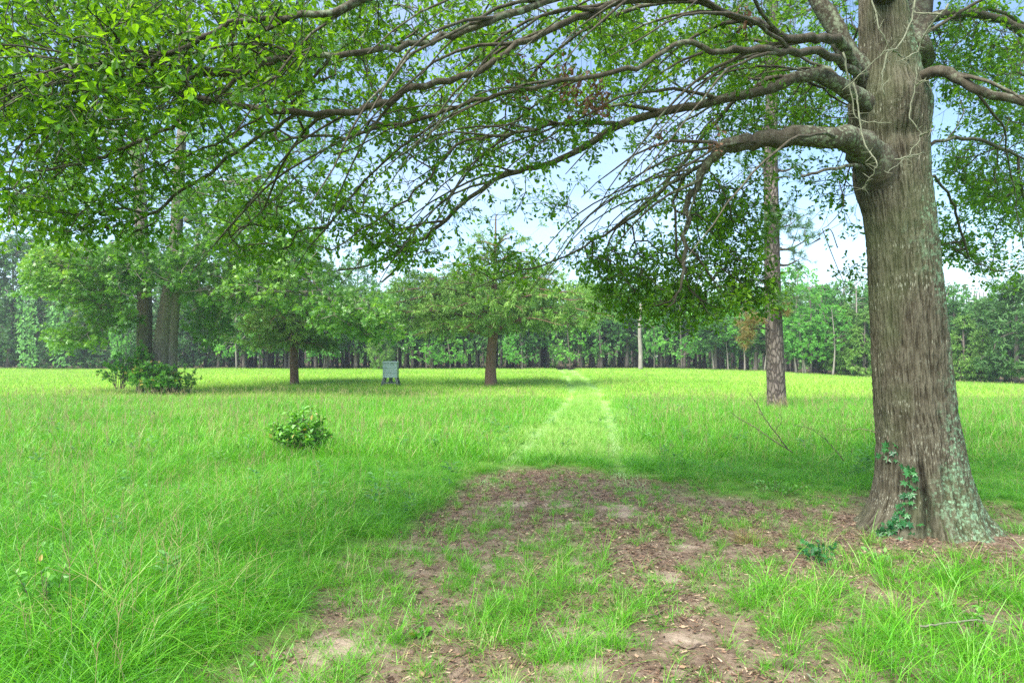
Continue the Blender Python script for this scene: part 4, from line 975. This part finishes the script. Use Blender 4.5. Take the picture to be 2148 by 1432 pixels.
plant('broadleaf_weed', G(890, 3.72), 'tiny rosette weed on the bare soil in the lower middle', 'weed', 5, .07, .05, .05, OVAL, 'shrub_leaf', 6, .5, stem=.002)
# ivy climbing the oak's foot
ivy = empty('ivy_vine', P(1880, 1100, 5.35)); tag(ivy, 'dark green ivy vine climbing the front root of the big oak', 'ivy')
def on_trunk(ang, z, off=.02):
    c_, r_ = oak_axis(z); zc_ = max(z, 0)
    l_ = 0
    for an, am, wd_ in ((-3.0, 1.0, .40), (-2.42, .6, .24), (-1.72, .6, .22), (-1.15, .75, .30)):
        dd_ = (ang - an + math.pi) % (2 * math.pi) - math.pi; l_ += am * math.exp(-(dd_ / wd_) ** 2)
    r_ = r_ + .18 * l_ * math.exp(-zc_ / .15) + .035 * l_ * math.exp(-zc_ / .75) + .02 * math.exp(-zc_ / .4) + off
    return np.array([c_ + r_ * math.cos(ang), OY + r_ * math.sin(ang) * .95, z + float(height(OX, OY))])
mi, ms = MB(), MB(); ib = np.array(P(1880, 1100, 5.35))
for pl in ([(-2.45, .02), (-2.50, .2), (-2.46, .36), (-2.40, .48), (-2.36, .58)], [(-2.62, .02), (-2.58, .15), (-2.48, .3)], [(-2.75, .0), (-2.6, .08), (-2.4, .12)], [(-2.85, .62), (-2.80, .74), (-2.82, .86)]):
    ln = smooth_line([on_trunk(a_, z_) - ib for a_, z_ in pl], 16); tube(ms, ln, np.linspace(.006, .003, 16), 5)
    n_ = 34 if pl[0][1] < .1 else 12; k_ = rf.integers(0, 16, n_); bp = ln[k_] + rf.normal(size=(n_, 3)) * [.035, .012, .03] + [0, -.02, 0]
    leaves(mi, bp, nrm(rf.normal(size=(n_, 3)) * [.8, .3, .5] + [0, -.25, -.35]), nrm(np.array([0, -.9, .5]) + rf.normal(size=(n_, 3)) * .3), .05 + .04 * rf.random(n_), LOBE, rf.random(n_))
ms.build('stem', M['stick'], ivy); mi.build('foliage', M['ivy_leaf'], ivy)
# dry tuft of straw
mb = MB(); blades(mb, rf, 130, .07, .17, .003, 1.4, 3, 0, .3, 0, 1); dt_ = mb.build('straw_tuft', M['brown_needle']); dt_.location = G(1557, 5.55)
tag(dt_, 'dry brown tuft of straw on the bare soil left of the big oak', 'straw tuft')

# ------------------------------------------------------------------ fallen branches and sticks
def fallen(name, label, cat, lines, mat='stick', ref=None):
    mbq = MB(); ref = np.array(lines[0][0][0]) if ref is None else ref
    for pts, r_ in lines:
        ln = smooth_line([np.array(p) - ref for p in pts], 5 * len(pts)) + rf.normal(size=(5 * len(pts), 3)) * .004
        tube(mbq, ln, np.linspace(r_, r_ * .4, len(ln)), 6, lump=.2, rng=rf)
    o_ = mbq.build(name, M[mat]); o_.location = [float(c) for c in ref]; tag(o_, label, cat); return o_
fallen('fallen_branch', 'bare dead branch leaning up out of the grass left of the big oak', 'branch',
       [([P(1665, 950, 9.2), P(1625, 925, 9.2), P(1590, 900, 9.3), P(1555, 880, 9.4), P(1530, 862, 9.4)], .009), ([P(1655, 945, 9.2), P(1625, 905, 9.1), P(1600, 870, 9.1), P(1585, 842, 9.1), P(1570, 822, 9.1)], .008),
        ([P(1625, 905, 9.1), P(1640, 880, 9.0), P(1630, 862, 9.0)], .004), ([P(1590, 900, 9.3), P(1600, 920, 9.2)], .004), ([P(1600, 870, 9.1), P(1585, 862, 9.1)], .004)])
fallen('fallen_branch', 'thin grey dead twigs in the grass close beside the big oak trunk', 'branch',
       [([P(1770, 965, 8.6), P(1735, 925, 8.6), P(1700, 900, 8.6), P(1660, 890, 8.6)], .006), ([P(1735, 925, 8.6), P(1720, 905, 8.5), P(1690, 895, 8.5)], .004)])
fallen('fallen_branch', 'short thin twig sticking out from the grass against the left of the big oak trunk', 'branch', [([P(1835, 905, 6.0), P(1810, 900, 6.0), P(1765, 902, 6.1)], .004)])
def gp(px, py, dz=.012):
    Y = EYE * FPX / (py - HOR); X = (px - 1074) / FPX * Y; return np.array([X, Y, float(height(X, Y)) + dz])
fallen('fallen_stick', 'crooked brown stick on the soil in the lower middle', 'stick', [([gp(1340, 1282), gp(1370, 1276), gp(1400, 1262)], .009)])
fallen('fallen_stick', 'dark curved stick on the soil beyond the lower middle one', 'stick', [([gp(1345, 1236), gp(1400, 1228), gp(1450, 1216)], .008)])
fallen('fallen_stick', 'long thin pale stick lying over the grass at the lower right', 'stick', [([gp(1925, 1330, .10), gp(1990, 1327, .12), gp(2060, 1326, .12), gp(2115, 1324, .10)], .006)], 'dead_twig')
fallen('fallen_stick', 'short stick at the bottom edge right of the sand patches', 'stick', [([gp(1690, 1400, .02), gp(1715, 1425, .02)], .006)], 'dead_twig')
fallen('fallen_stick', 'dark curved stick beside the largest sand patch', 'stick', [([gp(1400, 1332), gp(1440, 1345), gp(1480, 1336)], .008)])

# ------------------------------------------------------------------ deer feeder
M['feeder'] = plain('feeder_paint', (.24, .345, .33), .45, .10, 4)
M['feeder_dark'] = plain('feeder_frame', (.10, .13, .115), .6, .25, 12)
g2 = G(820, 30.0); feeder = empty('deer_feeder', g2, R(3)); tag(feeder, 'grey green metal deer feeder box on splayed legs in the meadow', 'deer feeder')
def box(mbq, c, sx, sy, sz, bev=0.0, top=1.0):
    x_, y_, z_ = c; v = []
    for dz, k in ((-.5, 1), (.5, top)):
        for dx, dy in ((-.5, -.5), (.5, -.5), (.5, .5), (-.5, .5)): v.append((x_ + dx * sx * k, y_ + dy * sy * k, z_ + dz * sz))
    mbq.add(v, np.array([[0, 3, 2, 1], [4, 5, 6, 7], [0, 1, 5, 4], [1, 2, 6, 5], [2, 3, 7, 6], [3, 0, 4, 7]]))
b = MB(); box(b, (0, 0, .80), .64, .60, .70)
for z_ in (.47, .70, .93): box(b, (0, 0, z_), .66, .62, .018)
for sx in (-1, 1):
    for sy in (-1, 1): box(b, (sx * .322, sy * .302, .80), .02, .02, .70)
b.build('hopper', M['feeder'], feeder)
b = MB(); box(b, (0, 0, 1.166), .70, .66, .05); box(b, (0, 0, 1.20), .68, .64, .02, top=.9); box(b, (0, -.335, 1.12), .05, .012, .09); b.build('lid', M['feeder'], feeder)
for sx in (-1, 1):
    for sy in (-1, 1):
        b = MB(); ln = np.array([[sx * .28, sy * .26, .50], [sx * .43, sy * .40, -.05]]); tube(b, ln, [.038, .030], 4); ln2 = ln + [-sx * .055, 0, 0]; tube(b, ln2, [.026, .016], 4)
        b.build('leg', M['feeder_dark'], feeder)
for sy in (-1, 1):
    b = MB(); box(b, (0, sy * .33, .20), .72, .03, .035); b.build('crossbar', M['feeder_dark'], feeder)
b = MB(); tube(b, np.array([[0, 0, .45], [0, 0, .36], [0, 0, .355], [0, 0, .26], [0, 0, .255], [0, 0, .22]]), [.10, .06, .09, .09, .14, .14], 16); b.build('spinner', M['feeder_dark'], feeder)

# ------------------------------------------------------------------ cedars in the meadow
def cedar(name, px, Y, label, trunk, layers, top, nfill, lean=0, seed=1, sz=.20, upper=None):
    rng = np.random.default_rng(seed); g = G(px, Y); root = tree_root(name, g, label)
    s = Skel(30000); zs = np.array([q[1] for q in trunk]); ax = np.array([[q[0], 0, q[1]] for q in trunk], float)
    n_ = 26; ln = smooth_line(ax, n_); rr_ = np.interp(ln[:, 2], zs, [q[2] for q in trunk])
    s.chain(ln, rr_, -1, 0, ln[:, 2] > 1.6); A = []
    for z0, Rl, Rr, n_b, natt, rise in layers:
        for q in range(n_b):
            a_ = (q + rng.random()) / n_b * 6.283; R_ = (Rl if math.cos(a_) < 0 else Rr) * (.75 + .35 * rng.random()); R_ = R_ * (abs(math.cos(a_)) + .8 * abs(math.sin(a_)) ** 2) / (1 if abs(math.cos(a_)) > .3 else 1)
            c0 = np.array([np.interp(z0, ln[:, 2], ln[:, 0]), 0, z0 + rng.normal() * .12])
            e = c0 + [R_ * math.cos(a_), R_ * math.sin(a_), rise * R_ + rng.normal() * .15]; m_ = (c0 + e) / 2 + [0, 0, .10 * R_]
            bl = smooth_line([c0, m_, e], 10); s.chain(bl, np.linspace(.055, .012, 10), -1, 0, np.arange(10) > 1)
            for _ in range(natt):
                t = .25 + .75 * rng.random() ** .8; k_ = int(t * 9); w_ = .14 * R_ + .22
                A.append(bl[k_] + [rng.normal() * w_, rng.normal() * w_, abs(rng.normal()) * .13 - .05])
    for px2, py2, rx, ry, n2 in (upper or []):
        for _ in range(n2): A.append(P(px2 + rng.normal() * rx, py2 + rng.normal() * ry, Y + rng.normal() * .6) - g)
    s.grow(A, rng, .4, .6, .03, .05); s.radii(.006, .42)
    s.mesh(None, 1, 18, rng, .10)[0].build('trunk', M['cedar_bark'], root)
    tp2 = s.p[s.tips]; td2 = s.d[s.tips]; o_ = tp2.copy(); o_[:, 2] = 0; d_ = nrm(td2 * .7 + nrm(o_) * .6)
    cm = MB(); vb2 = np.clip((fbm(tp2[:, 0] + 20, tp2[:, 1] + tp2[:, 2], 1.2, 2) - .3) * .9, 0, .55)
    spray(cm, cm, tp2, d_, rng, 3, .36, 13, sz, SPRIG, .02, .5, .55, 1.2, .004, .5, tmin=.0, vb=vb2, vr=.5)
    cm.build('foliage', M['cedar_leaf'], root); return root
cedar('cedar_tree', 1030, 30.0, 'spreading cedar with wide flat layered foliage beside the grass track', [(0, -.1, .36), (0, .15, .30), (-.02, .8, .25), (.02, 1.7, .23), (.10, 2.4, .26), (.12, 3.2, .18), (.16, 4.6, .12), (.2, 6.2, .07), (.22, 8.0, .03)],
      [(2.5, 4.4, 4.8, 11, 26, .02), (3.15, 5.4, 5.5, 12, 32, .02), (3.85, 5.0, 4.9, 11, 28, .03), (4.55, 3.9, 3.6, 9, 18, .04), (5.2, 2.6, 2.6, 7, 8, .08), (5.9, 1.7, 1.9, 6, 4, .15), (6.6, 1.2, 1.4, 5, 2, .25)], 8, 0, seed=4,
      upper=[(880, 590, 30, 12, 30), (1010, 490, 50, 36, 18), (1100, 480, 40, 26, 10), (1150, 620, 40, 20, 30), (900, 650, 45, 25, 60)])
cedar('cedar_tree', 618, 31.0, 'cedar with straight reddish trunk and drooping foliage left of the deer feeder', [(0, -.1, .25), (0, .2, .21), (-.02, 1.0, .195), (-.03, 2.2, .18), (-.05, 4.0, .14), (0, 6.0, .08), (0, 7.0, .03)],
      [(2.1, 2.2, 2.4, 9, 16, -.08), (2.8, 3.2, 3.6, 10, 22, -.10), (3.5, 3.4, 4.0, 10, 22, -.05), (4.2, 3.0, 3.4, 9, 20, 0), (5.0, 2.4, 2.6, 8, 14, .05), (5.8, 1.6, 1.8, 7, 10, .1), (6.5, 1, 1, 5, 8, .2)], 7, 0, seed=9)

# ------------------------------------------------------------------ trees along the edge of the wood
LF = {'maple': dict(ntw=3, twl=.55, n=9, size=.24, tpl=LOBE), 'broad': dict(ntw=3, twl=.6, n=9, size=.26, tpl=OVAL), 'pine': dict(ntw=3, twl=.5, n=14, size=.34, tpl=SPRIG, lsp=.8, down=0), 'cedar': dict(ntw=3, twl=.5, n=12, size=.30, tpl=SPRIG, lsp=.6)}
round_ = lambda R_: (lambda t: R_ * max(0, 1 - ((t - .42) / .62) ** 2) ** .5)
cone_ = lambda R_: (lambda t: R_ * (1 - t) ** .75 * min(1, .35 + t * 5))
PROTO = {}
def proto(key, H, r0, lo, shape, natt, lf, bark, leafm, **kw):
    rng = np.random.default_rng(abs(hash(key)) % 1 + len(PROTO) * 17 + 3)
    t_, c_ = gen_tree(rng, H, r0, lo, shape, natt, LF[lf], **kw)
    PROTO[key] = (t_.build('trunk', M[bark], link=False), c_.build('crown', M[leafm], link=False), H)
for v in range(3): proto('maple%d' % v, 8, .11, 1.6, round_(2.6), 150, 'maple', 'far_bark', 'maple_leaf', gap=.44, clumpf=.8, droop=.08)
for v in range(2): proto('lowmaple%d' % v, 5, .09, 1.3, round_(2.6), 120, 'maple', 'pale_bark', 'maple_leaf', gap=.42, clumpf=.8, droop=.08)
for v in range(3): proto('broad%d' % v, 10, .19, 1.8, round_(3.2), 260, 'broad', 'far_bark', 'far_leaf', gap=.42, clumpf=.6)
for v in range(4): proto('dark%d' % v, 12, .22, .5, round_(3.4), 380, 'broad', 'far_bark', 'dark_leaf', gap=.38, clumpf=.55)
for v in range(5): proto('pine%d' % v, 10, .17, 3.6, cone_(1.9), 120, 'pine', 'far_bark', 'dark_leaf', gap=.40, clumpf=.9, wander=.008)
for v in range(3): proto('bushpine%d' % v, 8, .16, .9, cone_(2.7), 240, 'pine', 'far_bark', 'needle', gap=.40, clumpf=.8, wander=.01)
for v in range(2): proto('cedar%d' % v, 7, .15, .6, cone_(2.2), 240, 'cedar', 'far_bark', 'cedar_leaf', gap=.38, clumpf=.8, wander=.01)
for v in range(3): proto('pale%d' % v, 8, .085, 3.6, round_(1.3), 42, 'maple', 'pale_bark', 'maple_leaf', gap=.46, clumpf=.9, wander=.022)
def place(key, px, Y, label, top=None, w=None, name='tree', group=None, X=None, cat='tree', rz=None):
    t_, c_, H = PROTO[key]
    g = G(px, Y) if X is None else np.array([X, Y, float(height(X, Y))])
    root = empty(name, g, rf.random() * 6.283 if rz is None else rz); tag(root, label, cat, group)
    sz_ = 1.0
    if top is not None: sz_ = (EYE + (HOR - top) / FPX * Y - g[2]) / H
    sx_ = sz_ if w is None else w
    root.scale = (sx_, sx_, sz_)
    for o_ in (t_, c_):
        c = o_.copy(); sc.collection.objects.link(c); c.parent = root
    return root
EDGE = [  # kind, name, column, metres beyond the edge, top row, widening, label
 ('dark0', 'broadleaf_tree', 18, 1, 520, 1.0, 'dark leafy tree at the far left edge of the wood'), ('dark1', 'broadleaf_tree', 75, 2.5, 500, 1.05, 'dark tall tree second from the left end of the wood'),
 ('dark2', 'broadleaf_tree', 130, 1.5, 540, 1.0, 'dark tree behind the left tips of the three stemmed oak'), ('dark3', 'broadleaf_tree', 185, 2, 560, 1.0, 'dark tree low behind the left half of the three stemmed oak'),
 ('dark0', 'broadleaf_tree', 235, 1, 570, .95, 'dark tree just left behind the stems of the three stemmed oak'), ('dark2', 'broadleaf_tree', 290, 2, 540, 1.0, 'dark tree straight behind the stems of the three stemmed oak'),
 ('dark3', 'broadleaf_tree', 345, 1.5, 560, 1.0, 'dark tree behind the right stem of the three stemmed oak'), ('dark1', 'broadleaf_tree', 400, 2, 560, .95, 'dark tree in the gap right of the three stemmed oak'), ('dark0', 'broadleaf_tree', 455, 3, 560, .9, 'dark tree where the dense left wood ends'),
 ('lowmaple0', 'maple_tree', 497, -.5, 625, 1.0, 'light green low maple with pale trunk left of the reddish cedar'), ('lowmaple1', 'maple_tree', 262, -.5, 640, .55, 'small light green maple showing left between the oak stems'),
 ('maple0', 'maple_tree', 545, 1, 600, .9, 'light green maple behind the left side of the reddish cedar'), ('broad1', 'broadleaf_tree', 600, 2, 590, .8, 'mid green tree behind the reddish cedar crown'), ('maple1', 'maple_tree', 680, 0, 620, .8, 'light green maple right of the reddish cedar trunk'),
 ('broad0', 'broadleaf_tree', 745, 2, 540, .8, 'tall bluish green tree rising behind the sky gap left of the feeder'), ('broad2', 'broadleaf_tree', 790, 1, 610, .7, 'round tree above and left of the deer feeder'), ('cedar0', 'cedar_tree', 795, -1, 650, .6, 'small dark cedar on a thin trunk directly behind the deer feeder'),
 ('broad1', 'broadleaf_tree', 850, 2, 590, .8, 'tree behind the left tips of the spreading cedar'), ('maple2', 'maple_tree', 945, -.5, 690, .7, 'low light maple under the left half of the spreading cedar'), ('maple0', 'maple_tree', 895, 0, 680, .7, 'light maple between the deer feeder and the spreading cedar'),
 ('broad2', 'broadleaf_tree', 1000, 3, 580, .8, 'tree straight behind the crown of the spreading cedar'), ('lowmaple0', 'maple_tree', 1095, 0, 700, .7, 'low light maple just right of the spreading cedar trunk'),
 ('broad0', 'broadleaf_tree', 1120, 3, 590, .8, 'tree behind the right half of the spreading cedar'), ('maple1', 'maple_tree', 1196, 1, 655, .75, 'maple with pale trunk where the track enters the wood'), ('broad1', 'broadleaf_tree', 1262, .5, 610, .8, 'bluish green tree right of the track'),
 ('broad2', 'broadleaf_tree', 1240, 4, 590, .9, 'tree set back right of the track'), ('broad0', 'broadleaf_tree', 1330, 3, 600, .85, 'tree behind the pale grey trunk'), ('lowmaple1', 'maple_tree', 1372, 1, 655, .6, 'little light maple right beside the pale grey trunk'),
 ('maple2', 'maple_tree', 1430, .2, 615, 1.0, 'bright layered maple below the hanging oak foliage'), ('broad1', 'broadleaf_tree', 1400, 3.5, 590, .9, 'tree set back above the bright layered maple'), ('maple1', 'maple_tree', 1560, 3, 600, .7, 'maple behind the withered needles left of the pine'),
 ('broad0', 'broadleaf_tree', 1510, 4, 600, .8, 'tree set back between the bright maple and the pine'), ('pale0', 'sapling_tree', 1497, .0, 660, 1.0, 'thin pale leaning sapling first right of the bright maple'), ('pale1', 'sapling_tree', 1527, .5, 650, .8, 'thin pale sapling second right of the bright maple'),
 ('pale2', 'sapling_tree', 1562, -.2, 640, .9, 'thin pale sapling third right of the bright maple'), ('pale0', 'sapling_tree', 1603, .2, 640, .9, 'thin pale sapling close left of the lone pine'),
 ('maple0', 'maple_tree', 1668, 1, 560, .95, 'tall light maple close right of the lone pine'), ('maple1', 'maple_tree', 1700, -.3, 600, .9, 'light maple with twin pale trunks between the pine and the big oak'), ('pale1', 'sapling_tree', 1671, -.8, 640, 1.0, 'pale sapling just right of the lone pine trunk'),
 ('pale2', 'sapling_tree', 1684, -1, 650, .9, 'left one of the pair of pale leaning saplings right of the pine'), ('pale0', 'sapling_tree', 1690, -1, 655, .9, 'right one of the pair of pale leaning saplings right of the pine'), ('pale2', 'sapling_tree', 1746, -.9, 640, 1.1, 'pale curved sapling halfway between the pine and the big oak'),
 ('bushpine0', 'pine_tree', 1732, 2.5, 600, .8, 'dense pine with pointed crown left of the big oak trunk'), ('cedar1', 'cedar_tree', 1770, 1, 640, .9, 'feathery cedar left of the big oak trunk'), ('cedar0', 'cedar_tree', 1812, .5, 650, .9, 'feathery cedar touching the left outline of the big oak trunk'),
 ('broad2', 'broadleaf_tree', 1765, 4, 590, .7, 'broadleaf tree set back left of the big oak trunk'), ('broad1', 'broadleaf_tree', 1850, 4, 590, .8, 'tree hidden mostly behind the big oak trunk'), ('bushpine1', 'pine_tree', 1905, 2, 600, 1.0, 'pine hidden behind the big oak trunk'),
 ('broad0', 'broadleaf_tree', 2005, 3, 598, .8, 'broadleaf tree next right of the big oak trunk'), ('cedar1', 'cedar_tree', 2020, 0, 660, .9, 'low cedar right of the big oak trunk'), ('bushpine2', 'pine_tree', 2070, 2, 630, .9, 'dark pine between the low cedar and the right edge'),
 ('bushpine0', 'pine_tree', 2132, -1.5, 585, 1.25, 'large bright pine at the right edge of the photo'), ('cedar0', 'cedar_tree', 2062, -.5, 690, .8, 'small bushy cedar under the dark pine at the right'), ('broad1', 'broadleaf_tree', 2110, 4, 590, .8, 'broadleaf tree set back at the right edge'),
 ('bushpine1', 'pine_tree', 2210, 0, 590, 1.1, 'pine just beyond the right edge of the photo'), ('broad2', 'broadleaf_tree', 2300, 2, 590, 1.0, 'broadleaf tree beyond the right edge of the photo'), ('dark2', 'broadleaf_tree', -50, 1, 500, 1.0, 'dark tree beyond the left edge of the photo'), ('dark3', 'broadleaf_tree', -120, 2, 500, 1.0, 'dark tree farther beyond the left edge of the photo'),
]
for key, nm, px, dy, top, w, lab in EDGE:
    Y = float(edge_y(np.clip(px, 0, 2148))) + dy
    place(key, px, Y, lab, top, w * (1.0 if Y > 50 else .85), nm)
# the pale grey dead trunk
g = G(1343, 57.5); snag = tree_root('dead_tree', g, 'pale grey bare trunk standing out against the wood right of the track')
b = MB(); tube(b, smooth_line([(0, 0, -.1), (.03, 0, 1.5), (-.05, 0, 3.5), (.08, 0, 6.0)], 14), np.linspace(.22, .13, 14), 9, lump=.12, rng=rf)
b.build('trunk', M['pale_bark'], snag); 
for z_, e_ in ((3.6, (.9, .2, 4.4)), (4.3, (-.7, 0, 5.1)), (2.9, (-.6, .1, 3.3))): b = MB(); cones(b, np.array([[0, 0, z_]]), np.array([e_]), .03, .012); b.build('branch', M['pale_bark'], snag)
g = G(1797, 49.5); snag = tree_root('dead_tree', g, 'bare dead conifer spike with short side twigs above the cedars left of the big oak')
b = MB(); tube(b, np.array([(0, 0, 0), (.02, 0, 4), (0, 0, 8.2)]), [.10, .06, .015], 6); b.build('trunk', M['pale_bark'], snag)
b = MB(); n_ = 26; z_ = 4.5 + 3.4 * rf.random(n_); a_ = rf.random(n_) * 6.283; A_ = np.stack([0 * z_, 0 * z_, z_], -1); L_ = .2 + (8.2 - z_) * .22
cones(b, A_, A_ + np.stack([L_ * np.cos(a_), L_ * np.sin(a_), .08 - .1 * rf.random(n_)], -1), .02, .008); b.build('branch', M['pale_bark'], snag)

# rows of pines planted behind the edge
n_p = 0; PINES = []
for k in range(6):
    x0 = -45.0
    while x0 < 34:
        x0 += 1.5 + rf.random() * 1.5; Xq = x0
        Yq = 60.0 + k * 2.6
        for _ in range(3): Yq = float(edge_y(np.clip(1074 + Xq / Yq * FPX, 0, 2148))) + 1.6 + k * 2.6
        Yq += rf.normal() * .6; px = 1074 + Xq / Yq * FPX
        if px < 430 or px > 2160 or (abs(Xq - track_x(Yq)) < 1.6) or n_p >= 235: continue
        v = int(rf.integers(0, 5)); tp0 = 632 - 7 * k + rf.normal() * 12 + (15 if px > 1500 else 0)
        r_ = place('pine%d' % v, px, Yq, None, tp0, .9 + .3 * rf.random(), 'pine_tree', 'pines standing in rows in the wood'); PINES.append((k, px, r_))
        n_p += 1

ZONES = [(430, 'left of the reddish cedar trunk'), (618, 'between reddish cedar and deer feeder'), (820, 'between deer feeder and spreading cedar'), (1030, 'between spreading cedar and the track'), (1195, 'between the track and the pale dead trunk'),
         (1343, 'between the pale dead trunk and the lone pine'), (1629, 'between the lone pine and big oak'), (1835, 'behind the big oak trunk'), (2000, 'right of the big oak trunk')]
ORD = ['first', 'second', 'third', 'fourth', 'fifth', 'sixth', 'seventh', 'eighth', 'ninth', 'tenth', 'eleventh', 'twelfth', 'thirteenth', 'fourteenth']
ROWS = ['front', 'second', 'third', 'fourth', 'fifth', 'rearmost']
for k in range(6):
    cnt = {}
    for _, px, r_ in sorted([q for q in PINES if q[0] == k], key=lambda q: q[1]):
        zn = [t for a_, t in ZONES if px >= a_][-1]; c_ = cnt[zn] = cnt.get(zn, 0) + 1
        r_['label'] = ('%s slender pine from left, %s row, %s' % (ORD[c_ - 1], ROWS[k], zn)) if k < 3 else 'dark slender pine in the %s row, %s' % (ROWS[k], zn)

# the depth of the wood
mt, mc, mu = MB(), MB(), MB()
for q in range(520):
    Yq = 75 + 34 * rf.random(); Xq = (rf.random() * 2 - 1) * Yq * .95; z0_ = float(height(Xq, Yq))
    tube(mt, np.array([(Xq, Yq, z0_ - .1), (Xq + rf.normal() * .1, Yq, z0_ + 5), (Xq + rf.normal() * .2, Yq, z0_ + 9.5)]), [.18, .14, .05], 5, cap=False)
n_ = 26000; Yq = 66 + 44 * rf.random(n_); Xq = (rf.random(n_) * 2 - 1) * Yq * .98; hz = 1.6 + 110 / FPX * Yq * (.75 + .45 * fbm(Xq, Yq, .25, 3)); lo_ = 3.2
Zq = lo_ + (hz - lo_) * rf.random(n_)
k = fbm(Xq + Zq, Yq - Zq, .45, 2) > .42; B = np.stack([Xq, Yq, Zq], -1)[k]
leaves(mc, B, nrm(rf.normal(size=B.shape) * [1, 1, .5]), nrm(rf.normal(size=B.shape) * .7 + [0, 0, 1]), .9 + .7 * rf.random(len(B)), SPRIG, rf.random(len(B)) * .7)
n_ = 24000; Yq = 66 + 46 * rf.random(n_) ** .7; Xq = (rf.random(n_) * 2 - 1) * Yq * .98; k = (fbm(Xq, Yq, .2, 2) > .40); Xq, Yq = Xq[k], Yq[k]; n_ = len(Xq)
B = np.stack([Xq, Yq, height(Xq, Yq) + (3.2 * rf.random(n_) ** 1.6)], -1)
n2 = 15000; Y2 = 100 + 14 * rf.random(n2); X2 = (rf.random(n2) * 2 - 1) * 112; B2 = np.stack([X2, Y2, height(X2, Y2) + 8.5 * rf.random(n2)], -1); B = np.vstack([B, B2]); n_ = len(B)
leaves(mu, B, nrm(rf.normal(size=B.shape)), nrm(rf.normal(size=B.shape) * .7 + [0, 0, 1]), .35 + .4 * rf.random(n_) + .8 * (B[:, 1] >= 100), OVAL, rf.random(n_) * .9)
for nm, q, mm, lab in (('distant_tree_trunks', mt, 'far_bark', 'crowded dark trunks deep inside the wood'), ('distant_canopy', mc, 'dark_leaf', 'dark canopy mass deep inside the wood'), ('undergrowth', mu, 'far_leaf', 'green undergrowth on the floor of the wood')):
    o_ = q.build(nm, M[mm]); tag(o_, lab, kind='stuff')
# creeper curtain at the left end of the wood
mv = MB(); n_ = 2400; px_ = rf.random(n_) * 190 - 50; py_ = 610 + 155 * rf.random(n_); k = fbm(px_ * .03, py_ * .012, 1.0, 3) > .47
B = np.array([P(a_, b_, 56.5 + rf.random() * 1.2) for a_, b_ in zip(px_[k], py_[k])]); B0 = np.array(G(50, 57)); 
leaves(mv, B - B0, nrm(rf.normal(size=B.shape) * [.6, .4, .4] + [0, -.3, -.6]), nrm(rf.normal(size=B.shape) * .5 + [0, -.6, .6]), .22 + .18 * rf.random(len(B)), OVAL, rf.random(len(B)))
o_ = mv.build('creeper_curtain', M['far_leaf']); o_.location = [float(c) for c in B0]; tag(o_, 'light green creepers hanging over the dark trees at the far left', 'creeper')

# ------------------------------------------------------------------ the damp air between here and the wood
m, nt, o = new_mat('haze_air')
pv = N(nt, 'ShaderNodeVolumePrincipled'); pv.inputs['Color'].default_value = (.80, .90, 1.0, 1); pv.inputs['Density'].default_value = .0009; pv.inputs['Anisotropy'].default_value = .2
nt.links.new(pv.outputs[0], o.inputs['Volume'])
b = MB(); box(b, (0, 75, 9.5), 400, 300, 23.0)
hz = b.build('haze', m); tag(hz, 'thin pale damp air over the meadow', kind='stuff')
